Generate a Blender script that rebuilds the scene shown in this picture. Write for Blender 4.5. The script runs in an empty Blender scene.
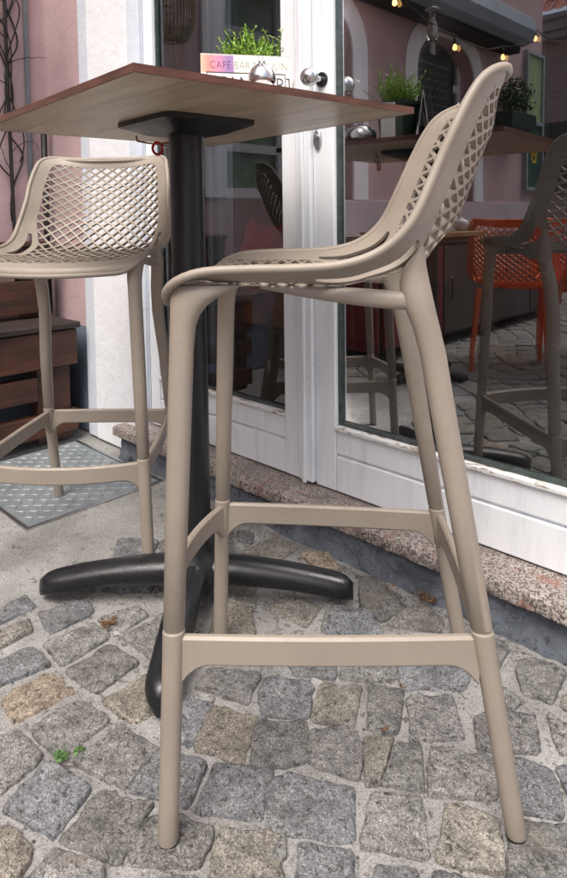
import bpy, bmesh, math, random
from math import sin, cos, pi, radians, sqrt
from mathutils import Vector, Matrix, noise

random.seed(7)
SC = bpy.context.scene
COL = SC.collection

# ------------------------------------------------------------------ helpers
def new_obj(name, me, parent=None, mat=None, smooth=False):
    o = bpy.data.objects.new(name, me)
    COL.objects.link(o)
    if parent is not None:
        o.parent = parent
    if mat is not None and me is not None:
        me.materials.append(mat)
    if smooth and me is not None:
        me.polygons.foreach_set('use_smooth', [True] * len(me.polygons))
    return o

def thing(name, label, cat, loc=(0, 0, 0), rotz=0.0, group=None):
    o = bpy.data.objects.new(name, None)
    COL.objects.link(o)
    o.location = loc
    o.rotation_euler = (0, 0, rotz)
    o.empty_display_size = .05
    o['label'] = label
    o['category'] = cat
    if group:
        o['group'] = group
    return o

def tag(o, label, cat, group=None):
    o['label'] = label
    o['category'] = cat
    if group:
        o['group'] = group
    return o

def struct(o):
    o['kind'] = 'structure'
    return o

class MB:
    """collects geometry for ONE mesh"""
    def __init__(self):
        self.v = []
        self.f = []
    def add(self, vs, fs):
        n = len(self.v)
        self.v += [tuple(p) for p in vs]
        self.f += [tuple(i + n for i in f) for f in fs]
    def box(self, a, b, M=None):
        x0, y0, z0 = a
        x1, y1, z1 = b
        vs = [Vector(p) for p in ((x0,y0,z0),(x1,y0,z0),(x1,y1,z0),(x0,y1,z0),(x0,y0,z1),(x1,y0,z1),(x1,y1,z1),(x0,y1,z1))]
        if M is not None:
            vs = [M @ p for p in vs]
        self.add(vs, [(0,3,2,1),(4,5,6,7),(0,1,5,4),(1,2,6,5),(2,3,7,6),(3,0,4,7)])
    def rings(self, rings, cap=True, closed=False):
        n = len(rings[0])
        base = len(self.v)
        for r in rings:
            self.v += [tuple(p) for p in r]
        m = len(rings)
        for k in range(m if closed else m - 1):
            a = base + k * n
            b = base + ((k + 1) % m) * n
            for i in range(n):
                j = (i + 1) % n
                self.f.append((a + i, a + j, b + j, b + i))
        if cap and not closed:
            self.f.append(tuple(base + i for i in reversed(range(n))))
            self.f.append(tuple(base + (m - 1) * n + i for i in range(n)))
    def tube(self, pts, rad, n=10, cap=True, closed=False):
        pts = [Vector(p) for p in pts]
        rs = []
        up = None
        for i, p in enumerate(pts):
            if closed:
                t = pts[(i + 1) % len(pts)] - pts[i - 1]
            else:
                t = pts[min(i + 1, len(pts) - 1)] - pts[max(i - 1, 0)]
            t.normalize()
            if up is None:
                up = Vector((0, 0, 1)) if abs(t.z) < .9 else Vector((1, 0, 0))
            s = t.cross(up)
            if s.length < 1e-5:
                s = t.cross(Vector((0, 1, 0)))
            s.normalize()
            up = s.cross(t).normalized()
            r = rad[i] if isinstance(rad, (list, tuple)) else rad
            rs.append([p + (s * cos(2*pi*k/n) + up * sin(2*pi*k/n)) * r for k in range(n)])
        self.rings(rs, cap, closed)
    def lathe(self, prof, n=32, c=(0, 0, 0), cap=True):
        rs = [[(c[0] + r*cos(2*pi*k/n), c[1] + r*sin(2*pi*k/n), c[2] + z) for k in range(n)] for r, z in prof]
        self.rings(rs, cap)
    def mesh(self, name):
        me = bpy.data.meshes.new(name)
        me.from_pydata(self.v, [], self.f)
        bm = bmesh.new()
        bm.from_mesh(me)
        bmesh.ops.recalc_face_normals(bm, faces=bm.faces)
        bm.to_mesh(me)
        bm.free()
        return me
    def build(self, name, mat, parent=None, smooth=False, bevel=0, seg=2, auto=None):
        me = self.mesh(name)
        o = new_obj(name, me, parent, mat, smooth)
        if auto is not None:
            me.polygons.foreach_set('use_smooth', [True] * len(me.polygons))
            bm = bmesh.new(); bm.from_mesh(me)
            for e in bm.edges:
                if len(e.link_faces) == 2 and e.calc_face_angle(0) > radians(auto):
                    e.smooth = False
            bm.to_mesh(me); bm.free()
        if bevel:
            md = o.modifiers.new('bevel', 'BEVEL')
            md.width = bevel
            md.segments = seg
            md.limit_method = 'ANGLE'
            md.angle_limit = radians(35)
            md.harden_normals = False
        return o

def copy_tree(o, parent=None):
    c = o.copy()
    COL.objects.link(c)
    if parent is not None:
        c.parent = parent
    for ch in [x for x in bpy.data.objects if x.parent == o]:
        copy_tree(ch, c)
    return c

# ------------------------------------------------------------------ materials
def mat_new(name):
    m = bpy.data.materials.new(name)
    m.use_nodes = True
    nt = m.node_tree
    for n in list(nt.nodes):
        nt.nodes.remove(n)
    out = nt.nodes.new('ShaderNodeOutputMaterial')
    b = nt.nodes.new('ShaderNodeBsdfPrincipled')
    nt.links.new(b.outputs[0], out.inputs[0])
    return m, nt, b, out

def N(nt, typ, **kw):
    n = nt.nodes.new(typ)
    for k, v in kw.items():
        if k.startswith('i_'):
            n.inputs[k[2:].replace('_', ' ')].default_value = v
        else:
            setattr(n, k, v)
    return n

def ramp(nt, fac, stops):
    r = nt.nodes.new('ShaderNodeValToRGB')
    e = r.color_ramp.elements
    while len(e) < len(stops):
        e.new(.5)
    for k, (p, c) in enumerate(stops):
        e[k].position = p
        e[k].color = (c[0], c[1], c[2], 1) if not isinstance(c, (int, float)) else (c, c, c, 1)
    nt.links.new(fac, r.inputs[0])
    return r.outputs[0]

def coords(nt, scale=(1, 1, 1), rot=(0, 0, 0)):
    tc = nt.nodes.new('ShaderNodeTexCoord')
    mp = nt.nodes.new('ShaderNodeMapping')
    mp.inputs['Scale'].default_value = scale
    mp.inputs['Rotation'].default_value = rot
    nt.links.new(tc.outputs['Object'], mp.inputs[0])
    return mp.outputs[0]

def noise_tex(nt, vec, scale, detail=4, rough=.55, dist=0):
    n = nt.nodes.new('ShaderNodeTexNoise')
    n.inputs['Scale'].default_value = scale
    n.inputs['Detail'].default_value = detail
    n.inputs['Roughness'].default_value = rough
    n.inputs['Distortion'].default_value = dist
    nt.links.new(vec, n.inputs['Vector'])
    return n.outputs[0]

def mixc(nt, fac, a, b, mode='MIX'):
    m = nt.nodes.new('ShaderNodeMix')
    m.data_type = 'RGBA'
    m.blend_type = mode
    for s, v in ((0, fac), (6, a), (7, b)):
        if hasattr(v, 'is_output'):
            nt.links.new(v, m.inputs[s])
        elif isinstance(v, (int, float)):
            m.inputs[s].default_value = v
        else:
            m.inputs[s].default_value = (*v, 1)
    return m.outputs[2]

def bump(nt, h, strength, dist=.01, normal=None):
    b = nt.nodes.new('ShaderNodeBump')
    b.inputs['Strength'].default_value = strength
    b.inputs['Distance'].default_value = dist
    nt.links.new(h, b.inputs['Height'])
    if normal is not None:
        nt.links.new(normal, b.inputs['Normal'])
    return b.outputs[0]

def simple(name, c1, c2=None, scale=8, rough=.6, bs=.1, bscale=60, bd=.002, metallic=0, detail=5, cut=(.35, .65), scl=(1, 1, 1), rvar=0.0):
    m, nt, b, out = mat_new(name)
    v = coords(nt, scl)
    if c2 is None:
        c2 = tuple(x * .85 for x in c1)
    f = noise_tex(nt, v, scale, detail)
    nt.links.new(ramp(nt, f, [(cut[0], c2), (cut[1], c1)]), b.inputs['Base Color'])
    b.inputs['Roughness'].default_value = rough
    if rvar:
        rr = ramp(nt, noise_tex(nt, v, scale*2.3, 4), [(.3, max(rough-rvar, .02)), (.7, min(rough+rvar, 1))])
        nt.links.new(rr, b.inputs['Roughness'])
    b.inputs['Metallic'].default_value = metallic
    if bs:
        h = noise_tex(nt, v, bscale, 5)
        nt.links.new(bump(nt, h, bs, bd), b.inputs['Normal'])
    return m

M = {}
def plastic(name, c, dk):
    """moulded fibreglass-filled plastic: fine grain, faint streaks and grime"""
    m, nt, b, out = mat_new(name)
    v = coords(nt)
    f = noise_tex(nt, v, 6, 6, .6)
    base = ramp(nt, f, [(.3, dk), (.62, c)])
    fine = noise_tex(nt, coords(nt, (1, 1, .12)), 300, 3, .6)
    base = mixc(nt, ramp(nt, fine, [(.35, .06), (.65, 0.0)]), base, tuple(x*.55 for x in c))
    spots = noise_tex(nt, v, 95, 3, .5)
    base = mixc(nt, ramp(nt, spots, [(.70, 0.0), (.78, .35)]), base, tuple(x*.45 for x in c))
    sc = noise_tex(nt, coords(nt, (6, 6, 60)), 7, 4, .7, 2.0)
    base = mixc(nt, ramp(nt, sc, [(.72, 0.0), (.78, .22)]), base, tuple(min(1, x*1.45) for x in c))
    gr = noise_tex(nt, v, 17, 7, .75, .8)
    base = mixc(nt, ramp(nt, gr, [(.58, 0.0), (.74, .38)]), base, tuple(x*.62 for x in c))
    nt.links.new(base, b.inputs['Base Color'])
    nt.links.new(ramp(nt, gr, [(.35, .38), (.7, .56)]), b.inputs['Roughness'])
    nt.links.new(bump(nt, noise_tex(nt, v, 420, 3), .18, .0008), b.inputs['Normal'])
    return m
M['beige'] = plastic('taupe_plastic', (.316, .275, .229), (.270, .234, .194))
M['orange'] = plastic('orange_plastic', (.72, .115, .02), (.60, .085, .015))

M['black_iron'] = simple('black_cast_metal', (.011, .0125, .015), (.008, .009, .011), 12, .34, .35, 180, .0012, 0, rvar=.08)
M['black_wire'] = simple('black_metal', (.012, .011, .011), None, 12, .5, .1)
M['chrome'] = simple('brushed_steel', (.72, .72, .72), (.55, .56, .57), 30, .2, .05, 80, .001, 1)
M['steel_dull'] = simple('satin_steel', (.55, .56, .57), (.42, .43, .44), 20, .38, .05, 80, .001, 1)
M['red'] = simple('red_anodised', (.55, .012, .02), None, 30, .3, 0, metallic=.3)
M['red_cloth'] = simple('red_cloth', (.80, .018, .028), (.62, .012, .02), 25, .9, .4, 300, .001)
M['leather'] = simple('brown_leather', (.34, .13, .045), (.18, .065, .025), 7, .55, .2, 120, .001)
M['leather_red'] = simple('dark_red_upholstery', (.16, .012, .018), None, 7, .6, .2, 120, .001)
M['curtain'] = simple('slate_curtain', (.13, .14, .165), (.09, .10, .12), 3, .9, .3, 400, .001)
M['refl_strip_pale'] = simple('pale_blue_reflection_strip', (.50, .58, .70), (.40, .48, .60), 3, .9, .3, 400, .001)
M['dark_int'] = simple('dark_interior', (.05, .042, .04), (.03, .026, .026), 2, .8, .1)
M['int_floor'] = simple('interior_wood_floor', (.07, .05, .038), (.04, .03, .024), 4, .5, .1, scl=(1, 8, 1))
M['paper'] = simple('paper', (.78, .77, .72), (.74, .73, .69), 5, .7, 0)
M['ink'] = simple('ink', (.06, .06, .07), None, 5, .7, 0)
M['green_pot'] = simple('dark_green_pot', (.016, .045, .028), None, 10, .45, .05)
M['soil'] = simple('soil', (.03, .022, .015), None, 60, .95, .5)
M['awning'] = simple('awning_grey_metal', (.30, .35, .41), (.24, .285, .34), 3, .45, .05)
M['awning_dark'] = simple('awning_dark_fabric', (.018, .017, .017), None, 9, .8, .1)
M['chalk'] = simple('chalkboard', (.018, .026, .026), (.012, .016, .017), 6, .6, .05)
M['chalkline'] = simple('chalk', (.32, .35, .35), None, 40, .9, 0)
M['poster_y'] = simple('poster_yellow_green', (.40, .46, .20), (.20, .33, .22), 9, .6, 0)
M['poster_g'] = simple('poster_dark_green', (.02, .085, .06), (.015, .06, .05), 9, .5, 0)
M['yellow'] = simple('yellow_print', (.75, .50, .03), None, 9, .5, 0)
M['leaf_dk'] = simple('bush_leaf', (.055, .12, .030), (.025, .065, .018), 30, .55, 0)
M['leaf_lt'] = simple('herb_leaf', (.34, .52, .07), (.12, .27, .035), 55, .5, 0)
M['moss'] = simple('moss_leaf', (.075, .17, .035), (.045, .11, .022), 50, .6, 0)
M['dry'] = simple('dry_leaf', (.17, .085, .035), (.07, .038, .02), 90, .8, .2)
M['roof_tile'] = simple('orange_roof', (.52, .16, .09), (.38, .11, .065), 3, .8, .2)
M['lilac'] = simple('pale_lilac_paint', (.50, .43, .46), (.46, .40, .43), 5, .75, .2, 90)
M['win_glass'] = simple('window_dark_glass', (.05, .07, .07), None, 3, .06, 0)
M['win_green'] = simple('painted_green_reflection', (.14, .24, .13), (.30, .37, .34), 4, .12, 0)  # greens painted in for the sky and trees mirrored in this pane
M['white_bowl'] = simple('white_ceramic', (.72, .72, .70), None, 3, .3, 0)
M['pipe'] = simple('grey_conduit', (.33, .38, .42), (.25, .30, .33), 8, .5, .1)
M['house_wall'] = simple('shingled_wall', (.50, .40, .35), (.36, .28, .25), 20, .85, .2)
M['cornice'] = simple('grey_cornice', (.42, .42, .40), (.34, .34, .32), 5, .8, .2)
M['asphalt_line'] = simple('grout', (.3, .3, .3))
M['wicker'] = simple('wicker', (.42, .34, .20), (.28, .22, .12), 20, .7, .2)
M['grit'] = simple('grit', (.12, .105, .085), (.05, .042, .035), 80, .9, 0)
M['terracotta'] = simple('terracotta', (.36, .15, .08), None, 8, .8, .2)
M['rubber'] = simple('dark_seal', (.035, .055, .052), (.02, .035, .034), 30, .5, 0)
M['seal'] = simple('green_glazing_edge', (.065, .085, .082), (.035, .05, .048), 50, .25, 0)

def stucco(name, c1, c2, streak=.12):
    m, nt, b, out = mat_new(name)
    v = coords(nt)
    f = noise_tex(nt, v, 2.6, 7, .65)
    base = ramp(nt, f, [(.3, c2), (.68, c1)])
    st = noise_tex(nt, coords(nt, (9, 9, .7)), 3, 4, .6)
    base = mixc(nt, ramp(nt, st, [(.42, streak), (.7, 0.0)]), base, tuple(x*.62 for x in c2))
    nt.links.new(base, b.inputs['Base Color'])
    b.inputs['Roughness'].default_value = .88
    wv = nt.nodes.new('ShaderNodeVectorMath'); wv.operation = 'ADD'
    wn_ = nt.nodes.new('ShaderNodeTexNoise'); wn_.inputs['Scale'].default_value = 5; wn_.inputs['Detail'].default_value = 5
    nt.links.new(v, wn_.inputs['Vector'])
    ws = nt.nodes.new('ShaderNodeVectorMath'); ws.operation = 'SCALE'; ws.inputs['Scale'].default_value = .35
    nt.links.new(wn_.outputs['Color'], ws.inputs[0])
    nt.links.new(v, wv.inputs[0]); nt.links.new(ws.outputs[0], wv.inputs[1])
    vc = nt.nodes.new('ShaderNodeTexVoronoi'); vc.feature = 'DISTANCE_TO_EDGE'; vc.inputs['Scale'].default_value = 1.7
    nt.links.new(wv.outputs[0], vc.inputs['Vector'])
    crk = ramp(nt, vc.outputs[0], [(.0, .16), (.005, 0.0)])
    base = mixc(nt, crk, base, tuple(x*.4 for x in c2))
    nt.links.new(base, b.inputs['Base Color'])
    h1 = noise_tex(nt, v, 45, 6, .6)
    h2 = noise_tex(nt, v, 9, 3, .5)
    n1 = bump(nt, h2, .35, .012)
    nt.links.new(bump(nt, h1, .45, .004, n1), b.inputs['Normal'])
    return m
M['pink'] = stucco('pink_render', (.53, .385, .395), (.45, .32, .335))
M['plinth'] = stucco('blue_grey_plinth', (.19, .23, .30), (.13, .165, .22), .25)
M['white_wall'] = stucco('white_render', (.80, .825, .86), (.74, .77, .81), .04)
M['bluish_wall'] = stucco('pale_blue_render', (.60, .65, .72), (.55, .60, .67), .05)

def riser_mat():
    m, nt, b, out = mat_new('flaking_slate_paint')
    v = coords(nt)
    f = noise_tex(nt, v, 7, 8, .7, .6)
    base = ramp(nt, f, [(.30, (.035, .037, .04)), (.45, (.10, .115, .14)), (.62, (.15, .17, .205)), (.72, (.20, .20, .20))])
    dk = noise_tex(nt, coords(nt, (1, 1, 1)), 34, 7, .75, 1.5)
    base = mixc(nt, ramp(nt, dk, [(.36, .9), (.46, 0.0)]), base, (.018, .018, .02))
    nt.links.new(base, b.inputs['Base Color'])
    b.inputs['Roughness'].default_value = .8
    nt.links.new(bump(nt, f, .9, .02, bump(nt, dk, .7, .006)), b.inputs['Normal'])
    return m
M['riser'] = riser_mat()

def door_paint():
    m, nt, b, out = mat_new('weathered_white_door_paint')
    v = coords(nt)
    f = noise_tex(nt, v, 4, 6, .6)
    base = ramp(nt, f, [(.3, (.78, .82, .87)), (.65, (.84, .875, .915))])
    st = noise_tex(nt, coords(nt, (12, 12, 1.6)), 2.4, 5, .65)
    base = mixc(nt, ramp(nt, st, [(.34, .30), (.50, 0.0)]), base, (.52, .55, .59))
    # chips: small dark flecks down to brown wood
    ch = noise_tex(nt, coords(nt, (1, 1, 1.8)), 70, 4, .6)
    big = noise_tex(nt, v, 6, 2, .5)
    mk = nt.nodes.new('ShaderNodeMath'); mk.operation = 'MULTIPLY'
    nt.links.new(ramp(nt, ch, [(.71, 0.0), (.735, 1.0)]), mk.inputs[0])
    nt.links.new(ramp(nt, big, [(.48, 0.0), (.56, 1.0)]), mk.inputs[1])
    base = mixc(nt, mk.outputs[0], base, (.13, .10, .08))
    nt.links.new(base, b.inputs['Base Color'])
    b.inputs['Roughness'].default_value = .42
    brush = noise_tex(nt, coords(nt, (40, 40, 2)), 6, 4, .6)
    nt.links.new(bump(nt, brush, .07, .0015, bump(nt, mk.outputs[0], -.5, .002)), b.inputs['Normal'])
    return m
M['door'] = door_paint()

def peel_paint():
    m, nt, b, out = mat_new('peeling_sill_paint')
    ch = noise_tex(nt, coords(nt, (1, 2, 5)), 16, 6, .7, .8)
    base = ramp(nt, ch, [(.36, (.20, .13, .08)), (.42, (.42, .36, .28)), (.46, (.74, .75, .75))])
    nt.links.new(base, b.inputs['Base Color'])
    b.inputs['Roughness'].default_value = .6
    nt.links.new(bump(nt, ramp(nt, ch, [(.38, 0.0), (.46, 1.0)]), .6, .002), b.inputs['Normal'])
    return m
M['peel'] = peel_paint()

def granite_step():
    m, nt, b, out = mat_new('speckled_granite_step')
    v = coords(nt)
    vo = nt.nodes.new('ShaderNodeTexVoronoi')
    vo.inputs['Scale'].default_value = 300
    nt.links.new(v, vo.inputs['Vector'])
    sep = nt.nodes.new('ShaderNodeSeparateColor')
    nt.links.new(vo.outputs['Color'], sep.inputs[0])
    base = ramp(nt, sep.outputs[0], [(.0, (.03, .027, .025)), (.30, (.16, .14, .13)), (.5, (.36, .32, .295)), (.78, (.50, .46, .43)), (1, (.27, .17, .14))])
    pk = noise_tex(nt, v, 21, 4, .6)
    base = mixc(nt, ramp(nt, pk, [(.57, 0.0), (.63, .6)]), base, (.27, .12, .085))
    dirt = noise_tex(nt, v, 5, 6, .7)
    base = mixc(nt, ramp(nt, dirt, [(.40, .45), (.62, 0.0)]), base, (.10, .09, .08))
    nt.links.new(base, b.inputs['Base Color'])
    b.inputs['Roughness'].default_value = .6
    nt.links.new(bump(nt, sep.outputs[1], .25, .0015, bump(nt, noise_tex(nt, v, 60, 4), .4, .003)), b.inputs['Normal'])
    return m
M['granite'] = granite_step()

def cobble():
    m, nt, b, out = mat_new('granite_setts')
    at = nt.nodes.new('ShaderNodeAttribute')
    at.attribute_name = 'tone'
    v = coords(nt)
    vo = nt.nodes.new('ShaderNodeTexVoronoi')
    vo.inputs['Scale'].default_value = 520
    nt.links.new(v, vo.inputs['Vector'])
    sep = nt.nodes.new('ShaderNodeSeparateColor')
    nt.links.new(vo.outputs['Color'], sep.inputs[0])
    grain = ramp(nt, sep.outputs[0], [(0, .42), (.22, .78), (.55, 1.0), (.82, 1.28), (1, 1.75)])
    base = mixc(nt, 1.0, at.outputs['Color'], grain, 'MULTIPLY')
    f = noise_tex(nt, v, 26, 8, .72)
    base = mixc(nt, 1.0, base, ramp(nt, f, [(.30, .38), (.5, .95), (.7, 1.45)]), 'MULTIPLY')
    pit = noise_tex(nt, v, 120, 5, .7, .5)
    base = mixc(nt, ramp(nt, pit, [(.37, .85), (.46, 0.0)]), base, (.03, .027, .022))
    br = noise_tex(nt, v, 14, 5, .6)
    base = mixc(nt, ramp(nt, br, [(.56, 0.0), (.74, .5)]), base, (.19, .158, .12))
    nt.links.new(base, b.inputs['Base Color'])
    b.inputs['Roughness'].default_value = .72
    n1 = bump(nt, f, .8, .012)
    nt.links.new(bump(nt, pit, .7, .004, n1), b.inputs['Normal'])
    return m
M['cobble'] = cobble()

def mortar():
    m, nt, b, out = mat_new('sandy_mortar')
    v = coords(nt)
    f = noise_tex(nt, v, 7, 8, .65)
    base = ramp(nt, f, [(.26, (.16, .155, .147)), (.42, (.26, .256, .25)), (.58, (.33, .327, .32)), (.75, (.42, .417, .41))])
    g = noise_tex(nt, v, 380, 3, .6)
    base = mixc(nt, 1.0, base, ramp(nt, g, [(.3, .55), (.5, 1.0), (.72, 1.35)]), 'MULTIPLY')
    dk = noise_tex(nt, v, 45, 6, .7, 1.0)
    base = mixc(nt, ramp(nt, dk, [(.36, .8), (.45, 0.0)]), base, (.065, .06, .05))
    nt.links.new(base, b.inputs['Base Color'])
    b.inputs['Roughness'].default_value = .92
    nt.links.new(bump(nt, g, .6, .003, bump(nt, noise_tex(nt, v, 40, 6, .7), .8, .008)), b.inputs['Normal'])
    return m
M['mortar'] = mortar()

def concrete():
    m, nt, b, out = mat_new('worn_concrete')
    v = coords(nt)
    f = noise_tex(nt, v, 3.5, 8, .65)
    base = ramp(nt, f, [(.30, (.20, .197, .185)), (.52, (.285, .285, .275)), (.72, (.36, .355, .34))])
    g = noise_tex(nt, v, 210, 5, .7)
    base = mixc(nt, 1.0, base, ramp(nt, g, [(.32, .50), (.5, 1.0), (.70, 1.45)]), 'MULTIPLY')
    cr = noise_tex(nt, v, 24, 6, .7, 1.6)
    base = mixc(nt, ramp(nt, cr, [(.33, .55), (.42, 0.0)]), base, (.09, .085, .075))
    nt.links.new(base, b.inputs['Base Color'])
    b.inputs['Roughness'].default_value = .9
    nt.links.new(bump(nt, g, .5, .003, bump(nt, f, .4, .02)), b.inputs['Normal'])
    return m
M['concrete'] = concrete()

def street():
    m, nt, b, out = mat_new('cobbled_street')
    v = coords(nt, rot=(0, 0, radians(45)))
    vo = nt.nodes.new('ShaderNodeTexVoronoi')
    vo.feature = 'DISTANCE_TO_EDGE'
    vo.inputs['Scale'].default_value = 8.5
    vo.inputs['Randomness'].default_value = .45
    nt.links.new(v, vo.inputs['Vector'])
    f = noise_tex(nt, v, 12, 7, .7)
    st = ramp(nt, f, [(.3, (.07, .068, .062)), (.7, (.23, .215, .19))])
    base = mixc(nt, ramp(nt, vo.outputs[0], [(.05, 1.0), (.11, 0.0)]), st, (.27, .26, .24))
    nt.links.new(base, b.inputs['Base Color'])
    b.inputs['Roughness'].default_value = .8
    nt.links.new(bump(nt, ramp(nt, vo.outputs[0], [(.03, 0.0), (.2, 1.0)]), .8, .02), b.inputs['Normal'])
    return m
M['street'] = street()

def wood(name, c1, c2, c3, axis=(1, 14, 14), rough=.6, sc=3.0, bs=.3):
    m, nt, b, out = mat_new(name)
    v = coords(nt, axis)
    f = noise_tex(nt, v, sc, 8, .65, .6)
    base = ramp(nt, f, [(.28, c3), (.5, c2), (.72, c1)])
    dirt = noise_tex(nt, coords(nt), 9, 5, .6)
    base = mixc(nt, ramp(nt, dirt, [(.38, .5), (.6, 0.0)]), base, tuple(x*.5 for x in c3))
    nt.links.new(base, b.inputs['Base Color'])
    b.inputs['Roughness'].default_value = rough
    nt.links.new(bump(nt, f, bs, .004), b.inputs['Normal'])
    return m
M['bench'] = wood('dark_stained_wood', (.105, .034, .018), (.060, .021, .012), (.018, .009, .007), (14, 1, 14))
M['bench_top'] = wood('grey_weathered_wood', (.055, .032, .024), (.030, .020, .016), (.014, .010, .009), (14, 1, 14), .7)
M['table_wood'] = wood('oak_top', (.36, .20, .09), (.28, .15, .06), (.17, .08, .035), (14, 1.5, 14), .5)

def underside():
    m, nt, b, out = mat_new('pale_laminate_underside')
    v = coords(nt, (1.3, 13, 5))
    f = noise_tex(nt, v, 2.6, 7, .62, .9)
    base = ramp(nt, f, [(.32, (.33, .255, .178)), (.5, (.47, .385, .285)), (.68, (.56, .475, .365))])
    s = noise_tex(nt, coords(nt), 3.0, 3, .5)
    base = mixc(nt, ramp(nt, s, [(.4, .25), (.65, 0.0)]), base, (.26, .22, .18))
    nt.links.new(base, b.inputs['Base Color'])
    b.inputs['Roughness'].default_value = .38
    nt.links.new(bump(nt, f, .06, .002), b.inputs['Normal'])
    return m
M['underside'] = underside()
M['edge'] = wood('red_brown_edge', (.19, .085, .058), (.14, .058, .040), (.075, .030, .021), (4, 4, 60), .5, 3, .1)

def checker():
    m, nt, b, out = mat_new('galvanised_checker_plate')
    v = coords(nt)
    f = noise_tex(nt, v, 9, 7, .7)
    base = ramp(nt, f, [(.3, (.16, .185, .20)), (.5, (.25, .28, .30)), (.7, (.34, .37, .385))])
    nt.links.new(base, b.inputs['Base Color'])
    b.inputs['Metallic'].default_value = .35
    b.inputs['Roughness'].default_value = .48
    nt.links.new(bump(nt, noise_tex(nt, v, 160, 5), .3, .002), b.inputs['Normal'])
    return m
M['checker'] = checker()

def glass_mirror(name, refl, tint):
    """double glazing with a reflective coating: part mirror, part clear"""
    m = bpy.data.materials.new(name)
    m.use_nodes = True
    nt = m.node_tree
    for n in list(nt.nodes):
        nt.nodes.remove(n)
    out = nt.nodes.new('ShaderNodeOutputMaterial')
    mix = nt.nodes.new('ShaderNodeMixShader')
    gl = nt.nodes.new('ShaderNodeBsdfGlossy')
    gl.inputs['Roughness'].default_value = .0
    gl.inputs['Color'].default_value = (.96, .97, 1, 1)
    tr = nt.nodes.new('ShaderNodeBsdfTransparent')
    tr.inputs['Color'].default_value = (*tint, 1)
    fr = nt.nodes.new('ShaderNodeFresnel')
    fr.inputs['IOR'].default_value = 1.5
    ma = nt.nodes.new('ShaderNodeMath'); ma.operation = 'MULTIPLY_ADD'
    ma.inputs[1].default_value = 1.2
    ma.inputs[2].default_value = refl
    ma.use_clamp = True
    v = coords(nt)
    nb = bump(nt, noise_tex(nt, v, 1.3, 1, .4), .05, .02)
    nt.links.new(nb, gl.inputs['Normal'])
    nt.links.new(fr.outputs[0], ma.inputs[0])
    nt.links.new(ma.outputs[0], mix.inputs[0])
    nt.links.new(tr.outputs[0], mix.inputs[1])
    nt.links.new(gl.outputs[0], mix.inputs[2])
    df = nt.nodes.new('ShaderNodeBsdfDiffuse')
    df.inputs['Color'].default_value = (.6, .6, .58, 1)
    m2 = nt.nodes.new('ShaderNodeMixShader')
    sm = ramp(nt, noise_tex(nt, coords(nt, (1, 1, .35)), 5, 6, .7, 1.2), [(.45, .0), (.80, .014)])
    nt.links.new(sm, m2.inputs[0])
    nt.links.new(mix.outputs[0], m2.inputs[1])
    nt.links.new(df.outputs[0], m2.inputs[2])
    nt.links.new(m2.outputs[0], out.inputs[0])
    return m
M['glass3'] = glass_mirror('older_double_glazing', .055, (.92, .95, .94))
M['glass2'] = glass_mirror('inner_glazing', .035, (.95, .97, .96))
M['glass'] = glass_mirror('coated_double_glazing', .18, (.78, .83, .81))

def clear_glass():
    m, nt, b, out = mat_new('clear_glass')
    b.inputs['Transmission Weight'].default_value = 1
    b.inputs['Roughness'].default_value = .02
    b.inputs['Base Color'].default_value = (.95, .97, .97, 1)
    return m
M['jar'] = clear_glass()

def emit(name, c, s):
    m, nt, b, out = mat_new(name)
    b.inputs['Base Color'].default_value = (*c, 1)
    b.inputs['Emission Color'].default_value = (*c, 1)
    b.inputs['Emission Strength'].default_value = s
    return m
M['bulb'] = emit('glowing_filament_bulb', (1, .46, .13), 7)

def card_front():
    """printed card: orange-pink-violet wash on the left of cream paper"""
    m, nt, b, out = mat_new('printed_menu_card')
    tc = nt.nodes.new('ShaderNodeTexCoord')
    sp = nt.nodes.new('ShaderNodeSeparateXYZ')
    nt.links.new(tc.outputs['Object'], sp.inputs[0])
    mr = nt.nodes.new('ShaderNodeMapRange')
    mr.inputs['From Min'].default_value = -.105
    mr.inputs['From Max'].default_value = .105
    nt.links.new(sp.outputs[0], mr.inputs[0])
    base = ramp(nt, mr.outputs[0], [(0, (.84, .62, .42)), (.10, (.82, .30, .24)), (.20, (.70, .27, .40)), (.30, (.35, .20, .42)), (.366, (.33, .21, .45)), (.372, (.80, .79, .68)), (1, (.80, .79, .68))])
    mz = nt.nodes.new('ShaderNodeMapRange')
    mz.inputs['From Min'].default_value = .0925
    mz.inputs['From Max'].default_value = .0935
    nt.links.new(sp.outputs[2], mz.inputs[0])
    pale = mixc(nt, .80, base, (.82, .82, .80))
    base = mixc(nt, mz.outputs[0], pale, base)
    nt.links.new(base, b.inputs['Base Color'])
    b.inputs['Roughness'].default_value = .5
    return m
M['card'] = card_front()

# ------------------------------------------------------------------ camera
CAM_POS = Vector((0, -1.291, .8313))
pitch, roll, yaw = .0564, .0122, radians(44.32)
fpx = 648.1
cd = bpy.data.cameras.new('camera')
cam = bpy.data.objects.new('camera', cd)
COL.objects.link(cam)
cd.sensor_fit = 'VERTICAL'
cd.sensor_height = 24
cd.lens = fpx / 878 * 24
cd.shift_y = (254.42 - 439) / 878
cd.clip_end = 500
cd.clip_start = .02
c, s = cos(pitch), sin(pitch)
fw = Vector((0, c, -s)); up = Vector((0, s, c)); rt = Vector((1, 0, 0))
cr, sr = cos(roll), sin(roll)
rt2 = rt * cr - up * sr
up2 = rt * sr + up * cr
R = Matrix.Rotation(yaw, 3, 'Z')
rt2, up2, fw = R @ rt2, R @ up2, R @ fw
Mx = Matrix((rt2, up2, -fw)).transposed().to_4x4()
Mx.translation = CAM_POS
cam.matrix_world = Mx
SC.camera = cam

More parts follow.
